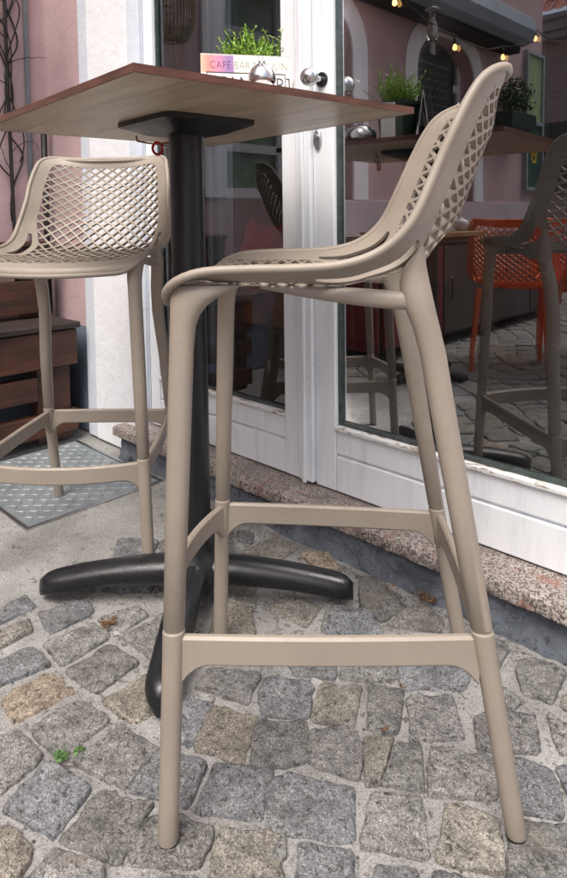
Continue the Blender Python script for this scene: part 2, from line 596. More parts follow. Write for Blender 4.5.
def ray(px, py):
    u = (px - 283.5) / fpx
    w = (254.42 - py) / fpx
    return (rt2 * u + up2 * w + fw)
def onz(px, py, z=0.0):
    d = ray(px, py)
    return CAM_POS + d * ((z - CAM_POS.z) / d.z)

# ------------------------------------------------------------------ world and light
w = bpy.data.worlds.new('World')
SC.world = w
w.use_nodes = True
nt = w.node_tree
bg = nt.nodes['Background']
sky = nt.nodes.new('ShaderNodeTexSky')
sky.sky_type = 'NISHITA'
sky.sun_disc = False
SUN_EL, SUN_AZ = radians(58), radians(155)   # azimuth clockwise from +Y
sky.sun_elevation = SUN_EL
sky.sun_rotation = SUN_AZ
sky.air_density = 1.0
sky.dust_density = 6.0
sky.ozone_density = 1.0
bg.inputs[1].default_value = .115
nt.links.new(sky.outputs[0], bg.inputs[0])
ld = bpy.data.lights.new('sun', 'SUN')
ld.energy = 1.5
ld.angle = radians(32)
ld.color = (1, .975, .94)
sun = bpy.data.objects.new('sun', ld)
COL.objects.link(sun)
sd = Vector((sin(SUN_AZ) * cos(SUN_EL), cos(SUN_AZ) * cos(SUN_EL), sin(SUN_EL)))
sun.rotation_euler = sd.to_track_quat('Z', 'Y').to_euler()
SC.view_settings.view_transform = 'Standard'
SC.view_settings.look = 'None'
SC.view_settings.exposure = .86
SC.view_settings.gamma = 1

# ------------------------------------------------------------------ ground
g = MB()
g.add([(-70, -70, -.03), (70, -70, -.03), (70, 70, -.03), (-70, 70, -.03)], [(0, 1, 2, 3)])
struct(g.build('street', M['street']))

def mortar_sheet():
    mb = MB()
    x0, x1, y0, y1 = -2.62, 2.4, -5.6, .02
    nx, ny = 300, 330
    for j in range(ny + 1):
        for i in range(nx + 1):
            x = x0 + (x1 - x0) * i / nx
            y = y0 + (y1 - y0) * j / ny
            z = -.0092 + .0034 * noise.noise(Vector((x*9, y*9, 0))) + .0022 * noise.noise(Vector((x*40, y*40, 3)))
            mb.v.append((x, y, z))
    for j in range(ny):
        for i in range(nx):
            a = j * (nx + 1) + i
            mb.f.append((a, a + 1, a + nx + 2, a + nx + 1))
    return struct(mb.build('mortar_bed', M['mortar'], smooth=True))
mortar_sheet()

TR = [
 # (origin x, origin y, scale, [quads])
 (0, 560, 3.78, [
  [(-60,215),(95,120),(130,170),(-60,255)], [(-60,300),(105,212),(120,262),(-60,345)],
  [(150,190),(330,145),(355,185),(190,270)], [(375,215),(520,165),(560,200),(440,275)],
  [(170,310),(355,235),(410,285),(240,380)], [(250,410),(415,310),(515,380),(370,490)],
  [(-60,395),(130,320),(185,385),(-60,485)], [(5,520),(185,415),(275,490),(60,600)]]),
 (0, 600, 2.984, [
  [(370,105),(490,38),(590,85),(455,162)], [(305,290),(445,215),(495,300),(400,357)],
  [(95,380),(230,290),(325,345),(180,465)], [(-40,420),(50,385),(130,460),(-10,580)],
  [(225,475),(365,370),(470,430),(375,550)], [(10,610),(145,480),(270,555),(160,695)],
  [(180,700),(300,560),(455,605),(350,770)], [(-60,680),(40,672),(100,740),(30,850),(-60,850)],
  [(70,835),(160,740),(315,790),(300,880),(90,900)]]),
 (0, 0, 1, [
  [(131,786),(158,749),(207,760),(187,803)], [(124,820),(178,812),(213,827),(197,863),(135,858)],
  [(259,690),(266,676),(312,680),(308,714),(262,711)], [(252,743),(260,719),(308,721),(306,757),(254,766)],
  [(285,650),(337,645),(334,675),(295,671)], [(343,643),(397,640),(395,677),(342,674)],
  [(400,640),(445,637),(468,660),(466,685),(401,683)], [(408,694),(452,692),(463,733),(411,737)],
  [(270,777),(292,772),(351,786),(353,838),(266,826)], [(325,630),(333,604),(368,607),(382,633)],
  [(133,900),(150,872),(200,876),(205,910)], [(213,905),(222,892),(265,895),(262,915)]]),
 (140, 730, 3.83, [[(215,290),(290,125),(505,135),(460,330)], [(305,372),(555,392),(545,600),(255,600)]]),
 (140, 640, 3.78, [[(210,165),(265,95),(455,115),(405,230)], [(130,235),(170,203),(275,235),(200,375),(140,360)],
  [(205,390),(270,240),(440,280),(385,455)]]),
 (280, 650, 3.78, [[(150,110),(305,130),(275,275),(125,245)], [(340,125),(470,140),(440,300),(330,285)],
  [(115,300),(270,280),(320,380),(290,470),(110,410)], [(315,320),(430,320),(380,490),(325,490)],
  [(440,350),(530,345),(550,530),(385,490)]]),
 (280, 740, 3.78, [[(345,190),(530,205),(560,430),(310,380)], [(75,380),(270,400),(285,560),(60,560)],
  [(-30,350),(18,350),(25,430),(-30,450)], [(360,460),(520,475),(530,600),(335,600)]]),
 (420, 610, 3.857, [[(282,95),(345,140),(300,215),(275,200)], [(370,220),(400,180),(560,230),(510,340),(400,310)],
  [(300,290),(400,340),(360,370),(270,335)], [(215,400),(330,380),(440,400),(460,540),(230,520)],
  [(490,385),(600,440),(600,560),(520,500)], [(535,350),(570,315),(640,350),(620,410)]]),
 (420, 730, 3.857, [[(45,60),(285,100),(300,245),(35,240)], [(340,100),(510,140),(560,320),(375,300)],
  [(100,275),(300,325),(325,540),(65,480)], [(345,345),(600,365),(620,600),(350,600)],
  [(55,528),(210,575),(230,680),(30,650)], [(505,0),(600,0),(620,85),(540,80)]]),
 (200, 500, 4.05, [[(170,200),(310,140),(400,180),(320,235)], [(410,220),(520,210),(567,280),(480,270)],
  [(270,430),(380,380),(490,420),(430,500)], [(510,440),(600,425),(600,520),(490,510)]]),
 (320, 520, 4.05, [[(165,220),(240,230),(350,340),(250,395),(160,330)], [(280,415),(350,350),(420,330),(500,400),(490,440)]]),
]
TONES = [(.215,.205,.185), (.245,.23,.20), (.20,.197,.188), (.235,.23,.218), (.205,.212,.22), (.25,.235,.205), (.225,.22,.212), (.185,.18,.168)]
def tone():
    t = random.random()
    if t < .04: c = (.29, .235, .18)
    elif t < .14: c = (.192, .198, .206)
    elif t < .26: c = (.245, .222, .188)
    else: c = random.choice(TONES)
    k = random.uniform(.84, 1.14)
    return (c[0]*k*.985, c[1]*k, c[2]*k*1.01)

def pip(p, poly):
    ins = False
    n = len(poly)
    for i in range(n):
        a, b = poly[i], poly[(i + 1) % n]
        if (a[1] > p[1]) != (b[1] > p[1]):
            if p[0] < (b[0] - a[0]) * (p[1] - a[1]) / (b[1] - a[1]) + a[0]:
                ins = not ins
    return ins

stones = []
for ox, oy, sc_, qs in TR:
    for q in qs:
        P = []
        for (x, y) in q:
            v = onz(ox + x / sc_, oy + y / sc_, .0)
            P.append((v.x, v.y))
        area = sum(P[i][0]*P[(i+1) % len(P)][1] - P[(i+1) % len(P)][0]*P[i][1] for i in range(len(P))) / 2
        if area < 0: P.reverse()
        _cx = sum(p[0] for p in P)/len(P); _cy = sum(p[1] for p in P)/len(P)
        P = [(_cx + (p[0]-_cx)*1.035, _cy + (p[1]-_cy)*1.035) for p in P]
        stones.append(P)
NTR = len(stones)
cents = [(sum(p[0] for p in P)/len(P), sum(p[1] for p in P)/len(P)) for P in stones]
FTONE = {}
# generated setts around the traced ones
A_ = radians(46)
ca, sa = cos(A_), sin(A_)
pitch_ = .122
gen = []
for j in range(-48, 48):
    off = random.uniform(0, .1)
    u = -6.5 + off
    while u < 6.5:
        wd = random.uniform(.075, .135)
        vv = j * pitch_
        cxm, cym = u + wd/2, vv
        bend = .10 * sin(cxm * 1.9) + .05 * sin(cxm * 4.3 + 1)
        pts = []
        hgt = pitch_ - random.uniform(.008, .019)
        for (du, dv) in ((0, -hgt/2), (wd, -hgt/2), (wd, hgt/2), (0, hgt/2)):
            uu = u + du + random.uniform(-.008, .008)
            v2 = vv + dv + random.uniform(-.007, .007) + .10 * sin(uu * 1.9) + .05 * sin(uu * 4.3 + 1)
            pts.append((uu * ca - v2 * sa, uu * sa + v2 * ca))
        u += wd + random.uniform(.008, .018)
        cx_ = sum(p[0] for p in pts) / 4; cy_ = sum(p[1] for p in pts) / 4
        if not (-2.66 < cx_ < 2.5 and -5.6 < cy_ < -.09):
            continue
        if cx_ < -1.37 and cy_ > -1.32:
            if cx_ < -1.44 or cy_ > -.15: continue
        if max(p[1] for p in pts) > -.086: 
            pts = [(p[0], min(p[1], -.092)) for p in pts]
            if min(p[1] for p in pts) > -.115: continue
        if cy_ > -.42 and cx_ > -1.0 and cx_ < -.3 and random.random() < .0: continue
        bad = False
        for k in range(NTR):
            if abs(cents[k][0] - cx_) < .16 and abs(cents[k][1] - cy_) < .16:
                if (cents[k][0]-cx_)**2 + (cents[k][1]-cy_)**2 < .066**2 or pip((cx_, cy_), stones[k]) \
                   or any(pip(p, stones[k]) for p in pts) or any(pip(p, pts) for p in stones[k]):
                    bad = True; break
        if not bad:
            gen.append(pts)
        elif cx_ > -3:
            # try a half-size filler
            sp = [(cx_ + (p[0]-cx_)*.5, cy_ + (p[1]-cy_)*.5) for p in pts]
            ok = True
            for k in range(NTR):
                if abs(cents[k][0] - cx_) < .16 and abs(cents[k][1] - cy_) < .16:
                    if pip((cx_, cy_), stones[k]) or any(pip(p, stones[k]) for p in sp) or any(pip(p, sp) for p in stones[k]):
                        ok = False; break
            if ok and random.random() < .6: gen.append(sp)

cm = MB()
tones = []
def add_stone(P, hi, t):
    n = 44 if hi else 20
    cx_ = sum(p[0] for p in P)/len(P); cy_ = sum(p[1] for p in P)/len(P)
    # rounded outline
    m_ = len(P)
    per = [math.dist(P[i], P[(i+1) % m_]) for i in range(m_)]
    tot = sum(per)
    out = []
    for k in range(n):
        d = tot * k / n
        i = 0
        while d > per[i]:
            d -= per[i]; i = (i + 1) % m_
        f = d / per[i]
        out.append((P[i][0] + (P[(i+1) % m_][0]-P[i][0])*f, P[i][1] + (P[(i+1) % m_][1]-P[i][1])*f))
    for _ in range(1):
        out = [((out[k-1][0]+2*out[k][0]+out[(k+1) % n][0])/4, (out[k-1][1]+2*out[k][1]+out[(k+1) % n][1])/4) for k in range(n)]
    sd_ = random.uniform(0, 99)
    o2 = []
    for (x, y) in out:
        d = Vector((x - cx_, y - cy_))
        r = 1.045 + .06 * noise.noise(Vector((x*60, y*60, sd_))) + .06 * noise.noise(Vector((x*130, y*130, sd_))) + .05 * noise.noise(Vector((x*22, y*22, sd_)))
        o2.append((cx_ + d.x*r, cy_ + d.y*r))
    size = sqrt(tot / 4 * tot / 4)
    tilt = (random.uniform(-.035, .035), random.uniform(-.035, .035))
    lift = random.uniform(-.003, .002)
    ringsd = [(1.015, -.022), (1.003, -.0085), (.988, -.0036), (.965, -.0014), (.88, -.0004)] + ([(.70, .0), (.5, .0004), (.28, .0006)] if hi else [(.45, .0004)])
    base = len(cm.v)
    rn = len(ringsd)
    for (sc2, z) in ringsd:
        for (x, y) in o2:
            X = cx_ + (x-cx_)*sc2; Y = cy_ + (y-cy_)*sc2
            Z = z + lift + tilt[0]*(X-cx_) + tilt[1]*(Y-cy_)
            if z > -.006:
                Z += .0042 * noise.noise(Vector((X*33, Y*33, sd_))) + .0030 * noise.noise(Vector((X*95, Y*95, sd_)))
                if hi: Z += .0014 * noise.noise(Vector((X*240, Y*240, sd_)))
            cm.v.append((X, Y, Z))
    cm.v.append((cx_, cy_, .0008 + lift + .0042 * noise.noise(Vector((cx_*33, cy_*33, sd_)))))
    for k in range(rn - 1):
        a = base + k*n; b = a + n
        for i in range(n):
            j = (i+1) % n
            cm.f.append((a+i, a+j, b+j, b+i))
    a = base + (rn-1)*n
    for i in range(n):
        cm.f.append((a+i, a+(i+1) % n, base + rn*n))
    tones.extend([t] * (rn*n + 1))
for k, P in enumerate(stones):
    t = tone()
    c_ = cents[k]
    add_stone(P, True, t)
for P in gen:
    cx_ = sum(p[0] for p in P)/4; cy_ = sum(p[1] for p in P)/4
    add_stone(P, (cx_**2 + (cy_+1.29)**2) < 2.2**2, tone())
cob = cm.build('cobblestone_paving', M['cobble'], smooth=True)
ca_ = cob.data.color_attributes.new('tone', 'FLOAT_COLOR', 'POINT')
ca_.data.foreach_set('color', [x for t in tones for x in (*t, 1.0)])
struct(cob)

# concrete apron at the left with a rough, slightly wandering edge
cs = MB()
edge = []
yv = -1.35
while yv <= -.0:
    edge.append((-1.408 + .010 * noise.noise(Vector((yv*14, 2, 0))) + .005*noise.noise(Vector((yv*60, 2, 0))), yv))
    yv += .012
edge.append((-1.405, 0.02))
nn = len(edge)
NX = 60
for (ex, ey) in edge:
    for i in range(NX + 1):
        f = i / NX
        x = ex + (-2.62 - ex) * f
        z = -.009 + .0016 * noise.noise(Vector((x*11, ey*11, 9))) + .0009*noise.noise(Vector((x*55, ey*55, 1)))
        if f == 0: z = -.020
        if i == 1: x = ex - .004
        cs.v.append((x, ey, z))
for k in range(nn - 1):
    for i in range(NX):
        a = k*(NX+1)+i
        cs.f.append((a, a+1, a+NX+2, a+NX+1))
struct(cs.build('concrete_pavement', M['concrete'], smooth=True))
# hairline crack in the concrete
ck = MB()
pts = [onz(66, 531, .0105), onz(74, 545, .0105), onz(86, 553, .0105), onz(93, 563, .0105)]

# steel access cover
t = thing('manhole_cover', 'rectangular steel checker plate cover set in the concrete under the rear bar stool', 'manhole cover', (-1.985, -.335, -.005))
mb = MB()
mb.box((-.272, -.212, -.008), (.272, .212, .001))
cov = mb
# raised lozenges
sp = .027
for i in range(-10, 11):
    for j in range(-8, 9):
        x, y = i*sp, j*sp
        if abs(x) > .262 or abs(y) > .203: continue
        a = radians(45 if (i + j) % 2 else -45)
        L, W_ = .0125, .0034
        P = [(L*cos(a), L*sin(a)), (-W_*sin(a), W_*cos(a)), (-L*cos(a), -L*sin(a)), (W_*sin(a), -W_*cos(a))]
        cov.add([(x+p[0], y+p[1], .0012) for p in P] + [(x+p[0]*.55, y+p[1]*.55, .0032) for p in P],
                [(4,5,6,7),(0,1,5,4),(1,2,6,5),(2,3,7,6),(3,0,4,7)])
cov.build('cover_plate', M['checker'], t)
fr = MB()
for a, b in (((-.285,-.225,-.008),(-.276,.225,.002)), ((.276,-.225,-.008),(.285,.225,.002)), ((-.276,-.225,-.008),(.276,-.216,.002)), ((-.276,.216,-.008),(.276,.225,.002))):
    fr.box(a, b)
fr.build('cover_frame', M['steel_dull'], t)
sl = MB()
sl.box((-.276, -.216, -.009), (.276, .216, -.0075))
sl.build('cover_gap', M['black_wire'], t)

# ------------------------------------------------------------------ building
bld = thing('cafe_building', 'pink rendered cafe building with white glazed double door and blue grey plinth', 'building', (0, 0, 0))
XC = -2.6        # inner face of the side wing
YW = -.03        # face of the pink front wall
H_ = 6.4
DL, DR, DT = -1.95, -.36, 2.36
XFR = 0      # door opening
# front wall
mb = MB()
mb.box((XC - .3, YW, .418), (DL - .012, .35, DT + .0))
mb.box((DR + .012, YW, .418), (4.2, .35, DT))
mb.box((XC - .3, YW, DT + .012), (4.2, .35, H_))
mb.build('wall', M['pink'], bld)
mb = MB()
mb.box((XC + .0, YW - .004, 0), (-2.285, .34, .418))
mb.build('plinth', M['plinth'], bld)
mb = MB()
mb.box((-.08, YW - .004, 0), (4.2, .34, .418))
mb.build('plinth', M['plinth'], bld)
mb = MB()
mb.box((-2.215, YW - .022, 0), (DL, .2, DT + .25))
mb.box((DR, YW - .022, 0), (DR + .28, .2, DT + .25))
mb.box((DL + .001, YW - .022, DT), (DR - .001, .2, DT + .25))
mb.build('door_surround', M['white_wall'], bld, bevel=.004)
mb = MB()
mb.box((-2.285, YW - .018, 0), (-2.215, .2, DT + .25))
mb.build('surround_edge_band', M['bluish_wall'], bld, bevel=.003)
# doorstep slab with chipped front edge
def slab():
    mb = MB()
    x0, x1 = -2.015, .1
    n = 420
    rs = []
    prof = [(.10, .068), (-.098, .068), (-.104, .072), (-.1055, .085), (-.104, .098), (-.098, .1035), (-.05, .1035), (.10, .1035)]
    for i in range(n + 1):
        x = x0 + (x1 - x0)*i/n
        r = []
        for (y, z) in prof:
            k = 1 if y < -.09 else .25
            r.append((x, y + k*.003*noise.noise(Vector((x*40, z*60, 1))) + k*.0025*noise.noise(Vector((x*120, z*90, 5))),
                      z + k*.0022*noise.noise(Vector((x*55, y*50, 7)))))
        rs.append(r)
    mb.rings(rs)
    return mb
slab().build('doorstep', M['granite'], bld, smooth=False, auto=38)
def riser():
    mb = MB()
    n, m_ = 300, 12
    for j in range(m_ + 1):
        for i in range(n + 1):
            x = -1.99 + 2.1*i/n
            z = -.02 + .088*j/m_
            y = -.087 - .012*noise.noise(Vector((x*9, z*16, 3))) - .005*noise.noise(Vector((x*40, z*60, 3))) - (.014*max(0, (.02 - z)/.04))
            mb.v.append((x, y, z))
    for j in range(m_):
        for i in range(n):
            a = j*(n+1)+i
            mb.f.append((a, a+1, a+n+2, a+n+1))
    return mb
riser().build('step_riser', M['riser'], bld, smooth=True)

# door leaves -----------------------------------------------------
def door_leaf(x0, x1, gx0, gx1, label, handle, gmat='glass'):
    """x0..x1 leaf, gx0..gx1 glass opening; front face at y=0"""
    p = bpy.data.objects.new('door', None)
    COL.objects.link(p); p.parent = bld; p['label'] = label
    zb, zt = .108, DT - .01
    gz0, gz1 = .283, DT - .09
    mb = MB()
    mb.box((x0, 0, zb), (gx0, .055, zt))                 # stiles
    mb.box((gx1, 0, zb), (x1, .055, zt))
    e = .0018
    mb.box((gx0 + e, .003, .2085), (gx1 - e, .055, gz0 - .012))      # upper bottom rail
    mb.box((gx0 + e, .001, zb), (gx1 - e, .055, .2015))      # lower weather board
    mb.box((gx0, .012, .2), (gx1, .05, .21))
    mb.box((gx0, 0, gz1), (gx1, .055, zt))
    mb.build('door_frame', M['door'], p, bevel=.0025)
    # weathered sill bead
    mb = MB()
    mb.box((gx0 + e, -.006, gz0 - .012), (gx1 - e, .03, gz0))
    mb.build('sill_bead', M['peel'], p, bevel=.003)
    # beads and seal
    mb = MB()
    for a, b in (((gx0, .012, gz0), (gx0 + .007, .034, gz1)), ((gx1 - .007, .012, gz0), (gx1, .034, gz1)),
                 ((gx0 + .007, .012, gz0), (gx1 - .007, .034, gz0 + .009)), ((gx0 + .007, .012, gz1 - .009), (gx1 - .007, .034, gz1))):
        mb.box(a, b)
    mb.build('glazing_seal', M['seal'], p, bevel=.002)
    mb = MB()
    mb.add([(gx0 + .005, .024, gz0 + .007), (gx1 - .005, .024, gz0 + .007), (gx1 - .005, .024, gz1 - .007), (gx0 + .005, .024, gz1 - .007)], [(0, 1, 2, 3)])
    mb.build('glass_pane', M[gmat], p)
    mb = MB()
    mb.add([(gx0 + .005, .0405, gz0 + .007), (gx1 - .005, .0395, gz0 + .007), (gx1 - .005, .0400, gz1 - .007), (gx0 + .005, .0412, gz1 - .007)], [(0, 1, 2, 3)])
    mb.build('inner_glass_pane', M['glass2'], p)
    return p
mb = MB()
mb.box((DL - .005, -.010, .105), (-1.931, .07, DT)); mb.box((DL - .004, -.002, .105), (-1.9265, .07, DT - .001))
mb.build('door_casing', M['bluish_wall'], bld, bevel=.002)
mb = MB()
mb.box((-.388, -.010, .105), (DR + .005, .07, DT))
mb.build('door_casing', M['bluish_wall'], bld, bevel=.002)
dl = door_leaf(-1.924, -1.2035, -1.872, -1.263, 'left glazed door leaf, farther from the camera', False, 'glass3')
dr = door_leaf(-1.1465, -.392, -1.078, -.470, 'right glazed door leaf with steel ball knob', True)
mb = MB()
mb.box((-1.2015, -.012, .112), (-1.1485, .05, DT - .012))
mb.box((-1.182, -.020, .108), (-1.168, -.012, DT - .012))
mb.build('meeting_strip', M['door'], dl, bevel=.004)
# knob and key plate on right leaf
mb = MB()
kx, kz = -1.113, 1.187
def latheY(mb, prof, cx_, cz_, n=28):
    rs = [[(cx_ + r*cos(2*pi*k/n), y, cz_ + r*sin(2*pi*k/n)) for k in range(n)] for r, y in prof]
    mb.rings(rs)
latheY(mb, [(.0085, -.006), (.0085, -.026)] +
       [(max(.002, .0235*sin(radians(a))), -.050 + .0235*cos(radians(a))) for a in range(20, 181, 12)], kx, kz)
kn = mb.build('door_knob', M['chrome'], dr, auto=50)
mb = MB()
latheY(mb, [(.019, -.0005), (.0195, -.003), (.018, -.006)], kx, kz)
mb.build('rosette', M['black_iron'], dr, auto=30)
mb = MB()
n = 28
rs = []
for (sx, y) in ((1, -.0005), (1, -.006), (.85, -.008)):
    rs.append([(-1.128 + .013*sx*cos(2*pi*k/n), y, 1.035 + (.026*sx)*sin(2*pi*k/n)) for k in range(n)])
mb.rings(rs)
latheY(mb, [(.0075, -.008), (.0075, -.012), (.005, -.013)], -1.128, 1.041)
mb.build('key_plate', M['steel_dull'], dr, smooth=False)

# side wing --------------------------------------------------------
def arch_z(t, zs, h, p=2.4):
    return zs + h*max(0, 1 - abs(t)**p)**(1/p)
ARCH = [(-1.43, .535, .94, 1.86, .34), (-3.12, .42, .94, 1.86, .32)]   # centre y, half width, sill, spring, rise
mb = MB()
WE = -4.88
ys = [YW]
brk = []
for (cy, hw, zs0, zs1, hr) in ARCH:
    for k in range(33):
        brk.append(cy + hw*cos(pi*k/32))
ys = sorted(set([round(v, 5) for v in [YW - .0, WE] + brk]), reverse=True)
TH = .18
for a, b in zip(ys[:-1], ys[1:]):
    mid = (a + b)/2
    arch = None
    for A in ARCH:
        if abs(mid - A[0]) < A[1]: arch = A
    def q(z0, z1, x=XC):
        mb.add([(x, a, z0[0]), (x, b, z0[1]), (x, b, z1[1]), (x, a, z1[0])], [(0, 1, 2, 3)])
    if arch is None:
        q((0, 0), (H_, H_))
    else:
        za = arch_z((a-arch[0])/arch[1], arch[3], arch[4]); zb = arch_z((b-arch[0])/arch[1], arch[3], arch[4])
        q((0, 0), (arch[2], arch[2])); q((za, zb), (H_, H_))
        mb.add([(XC, a, za), (XC, b, zb), (XC-TH, b, zb), (XC-TH, a, za)], [(0, 1, 2, 3)])
        mb.add([(XC, a, arch[2]), (XC, b, arch[2]), (XC-TH, b, arch[2]), (XC-TH, a, arch[2])], [(3, 2, 1, 0)])
for A in ARCH:
    for sgn in (-1, 1):
        y = A[0] + sgn*A[1]
        mb.add([(XC, y, A[2]), (XC-TH, y, A[2]), (XC-TH, y, A[3]), (XC, y, A[3])], [(0, 1, 2, 3)])
mb.add([(XC, WE, 0), (XC-6, WE, 0), (XC-6, WE, H_), (XC, WE, H_)], [(0, 1, 2, 3)])
mb.add([(XC, WE, H_), (XC-6, WE, H_), (XC-6, YW, H_), (XC, YW, H_)], [(0, 1, 2, 3)])
me = mb.mesh('wing_wall')
wing = new_obj('wing_wall', me, bld, M['pink'])
mb = MB()
mb.box((XC, WE - .004, 0), (XC + .012, -1.55, .42))
mb.box((XC, -1.55, 0), (XC + .006, YW - .004, .418))
mb.build('wing_plinth', M['plinth'], bld)
mb = MB()
mb.box((XC + .0, WE - .003, .42), (XC + .03, -1.5, .935))
mb.build('dado_panel', M['lilac'], bld, bevel=.004)
for ai, A in enumerate(ARCH):
    wn = bpy.data.objects.new('arched_window', None); COL.objects.link(wn); wn.parent = bld
    mb = MB()
    # white surround band
    n = 40
    path_i, path_o = [], []
    sw = .15
    def outline(hw, zs, h, zb):
        pts = [(A[0] + hw, zb), (A[0] + hw, (zb + zs)/2)]
        for k in range(n + 1):
            a = pi*k/n
            ct = cos(a); tt = abs(ct)**(2/2.4)*(1 if ct >= 0 else -1)
            pts.append((A[0] + hw*tt, zs + h*abs(sin(a))**(2/2.4)))
        pts += [(A[0] - hw, (zb + zs)/2), (A[0] - hw, zb)]
        return pts
    pi_ = outline(A[1], A[3], A[4], A[2]); po = outline(A[1] + sw, A[3], A[4] + sw*.8, A[2])
    for k in range(len(pi_) - 1):
        x1 = XC + .014
        vs = [(x1, pi_[k][0], pi_[k][1]), (x1, pi_[k+1][0], pi_[k+1][1]), (x1, po[k+1][0], po[k+1][1]), (x1, po[k][0], po[k][1])]
        vb = [(XC + .001, v[1], v[2]) for v in vs]
        mb.add(vs + vb, [(0,1,2,3), (0,4,5,1), (3,2,6,7)])
    for pts, k in ((pi_, 0), (pi_, -1)):
        pass
    mb.build('window_surround', M['white_wall'], wn)
    mb = MB()
    xf0, xf1 = XC - .16, XC - .11
    y0, y1 = A[0] - A[1], A[0] + A[1]
    zt = A[3] + A[4]
    mb.box((xf0, y0, A[2]), (xf1, y0 + .05, zt)); mb.box((xf0, y1 - .05, A[2]), (xf1, y1, zt))
    mb.box((xf0, A[0]-.03, A[2]), (xf1 - .002, A[0]+.03, zt))
    mb.box((xf0, y0 + .05, A[2]), (xf1 - .004, y1 - .05, A[2] + .06)); mb.box((xf0, y0 + .05, A[3] - .03), (xf1 - .004, y1 - .05, A[3] + .03))
    if ai == 0:
        mb.box((xf0, y0 + .05, 1.20), (xf1 - .006, y1 - .05, 1.25))
    mb.build('window_frame', M['door'], wn, bevel=.004)
    mb = MB()
    mb.box((xf0 + .015, y0 + .04, A[2] + .03), (xf0 + .025, y1 - .04, zt))
    mb.build('window_pane', M['win_green'] if ai == 0 else M['win_glass'], wn)
    mb = MB()
    mb.box((xf0 - .7, y0 - .2, A[2] - .2), (xf0 - .65, y1 + .2, zt + .3))
    mb.build('room_behind', M['dark_int'], wn)

# interior ---------------------------------------------------------
mb = MB()
mb.box((-3.6, .36, .04), (1.4, 4.4, .10))
struct(mb.build('interior_floor', M['int_floor']))
mb = MB()
mb.box((-3.6, 4.4, 0), (1.4, 4.5, 2.9)); mb.box((-3.7, .36, 0), (-3.6, 4.4, 2.9)); mb.box((1.4, .36, 0), (1.5, 4.4, 2.9))
mb.box((-3.6, .36, 2.8), (1.4, 4.4, 2.9))
mb.build('interior_wall', M['dark_int'], bld)
mb = MB()
mb.box((DL, .06, .06), (DR, .36, .1))
mb.build('threshold', M['int_floor'], bld)

def curtain(x0, x1, y, z0, z1, amp, per):
    mb = MB()
    n = 120
    for j, z in enumerate((z0, (z0*2+z1)/3, (z0+2*z1)/3, z1)):
        for i in range(n + 1):
            x = x0 + (x1-x0)*i/n
            k = 1 - .25*j/3
            mb.v.append((x + .006*sin(j*2 + i*.3), y + amp*k*sin(2*pi*(x-x0)/per + .5*sin(i*.12+j*.3)), z))
    for j in range(3):
        for i in range(n):
            a = j*(n+1)+i
            mb.f.append((a, a+1, a+n+2, a+n+1))
    return mb
o = curtain(-2.35, -1.80, .16, .12, 2.6, .022, .085).build('curtain', M['curtain'], smooth=True)
o.modifiers.new('s', 'SOLIDIFY').thickness = .004
tag(o, 'dark slate curtain hanging in folds inside the left door glass', 'curtain', 'curtains inside the door')
o = curtain(-1.81, -1.665, .17, .12, 2.6, .016, .06).build('curtain', M['refl_strip_pale'], smooth=True)  # pale sheet added in place of the white frames' reflection in the glass
o.modifiers.new('s', 'SOLIDIFY').thickness = .004
tag(o, 'pale blue folded strip standing in for a reflection, beside the slate curtain inside the left door glass', 'curtain', 'curtains inside the door')

# upholstered bench inside with cushions
t = thing('upholstered_bench', 'brown leather bench standing inside behind the left door glass', 'bench', (-1.75, .48, .10))
mb = MB(); mb.box((-.55, -.28, .0), (.75, .25, .36)); mb.build('bench_base', M['dark_int'], t, bevel=.01)
mb = MB(); mb.box((-.55, -.27, .36), (.75, .25, .50)); mb.build('seat', M['leather'], t, bevel=.03, seg=3)
mb = MB(); mb.box((-.55, .25, .2), (.75, .36, .95)); mb.build('backrest', M['leather'], t, bevel=.03, seg=3)
def cushion(w_, h_, d_):
    mb = MB()
    n = 24
    for side in (1, -1):
        base = len(mb.v)
        for j in range(n + 1):
            for i in range(n + 1):
                u, v = -1 + 2*i/n, -1 + 2*j/n
                pz = (1 - u*u)*(1 - v*v)
                pin = 1 - .10*(1 - abs(u))*abs(v)**2 * 2 
                pin2 = 1 - .10*(1 - abs(v))*abs(u)**2 * 2
                mb.v.append((u*w_*pin2, side*d_*pz**.45, v*h_*pin))
        for j in range(n):
            for i in range(n):
                a = base + j*(n+1)+i
                mb.f.append((a, a+1, a+n+2, a+n+1))
    return mb
cu = cushion(.085, .085, .04).build('cushion', M['red_cloth'], smooth=True)
_d = ray(262, 247); _t = (.13 + 1.291)/_d.y; cu.location = CAM_POS + _d*_t; cu.rotation_euler = (-.35, .12, .1)
tag(cu, 'bright red cushion with pointed corners on the indoor bench, the one to the left', 'cushion', 'red cushions on the indoor bench')
cu2 = cushion(.09, .09, .04).build('cushion', M['red_cloth'], smooth=True)
_d = ray(286, 252); _t = (.19 + 1.291)/_d.y; cu2.location = CAM_POS + _d*_t; cu2.rotation_euler = (-.35, -.1, -.1)
tag(cu2, 'bright red cushion leaning behind the first one, nearer the door post', 'cushion', 'red cushions on the indoor bench')
t = thing('side_bench', 'dark red upholstered bench inside behind the right door glass', 'bench', (-.9, 2.6, .10))
mb = MB(); mb.box((-.9, -.3, 0), (.5, .3, .42)); mb.build('seat', M['leather_red'], t, bevel=.02, seg=3)
mb = MB(); mb.box((-.9, .3, 0), (.5, .4, .95)); mb.build('backrest', M['leather_red'], t, bevel=.02, seg=3)

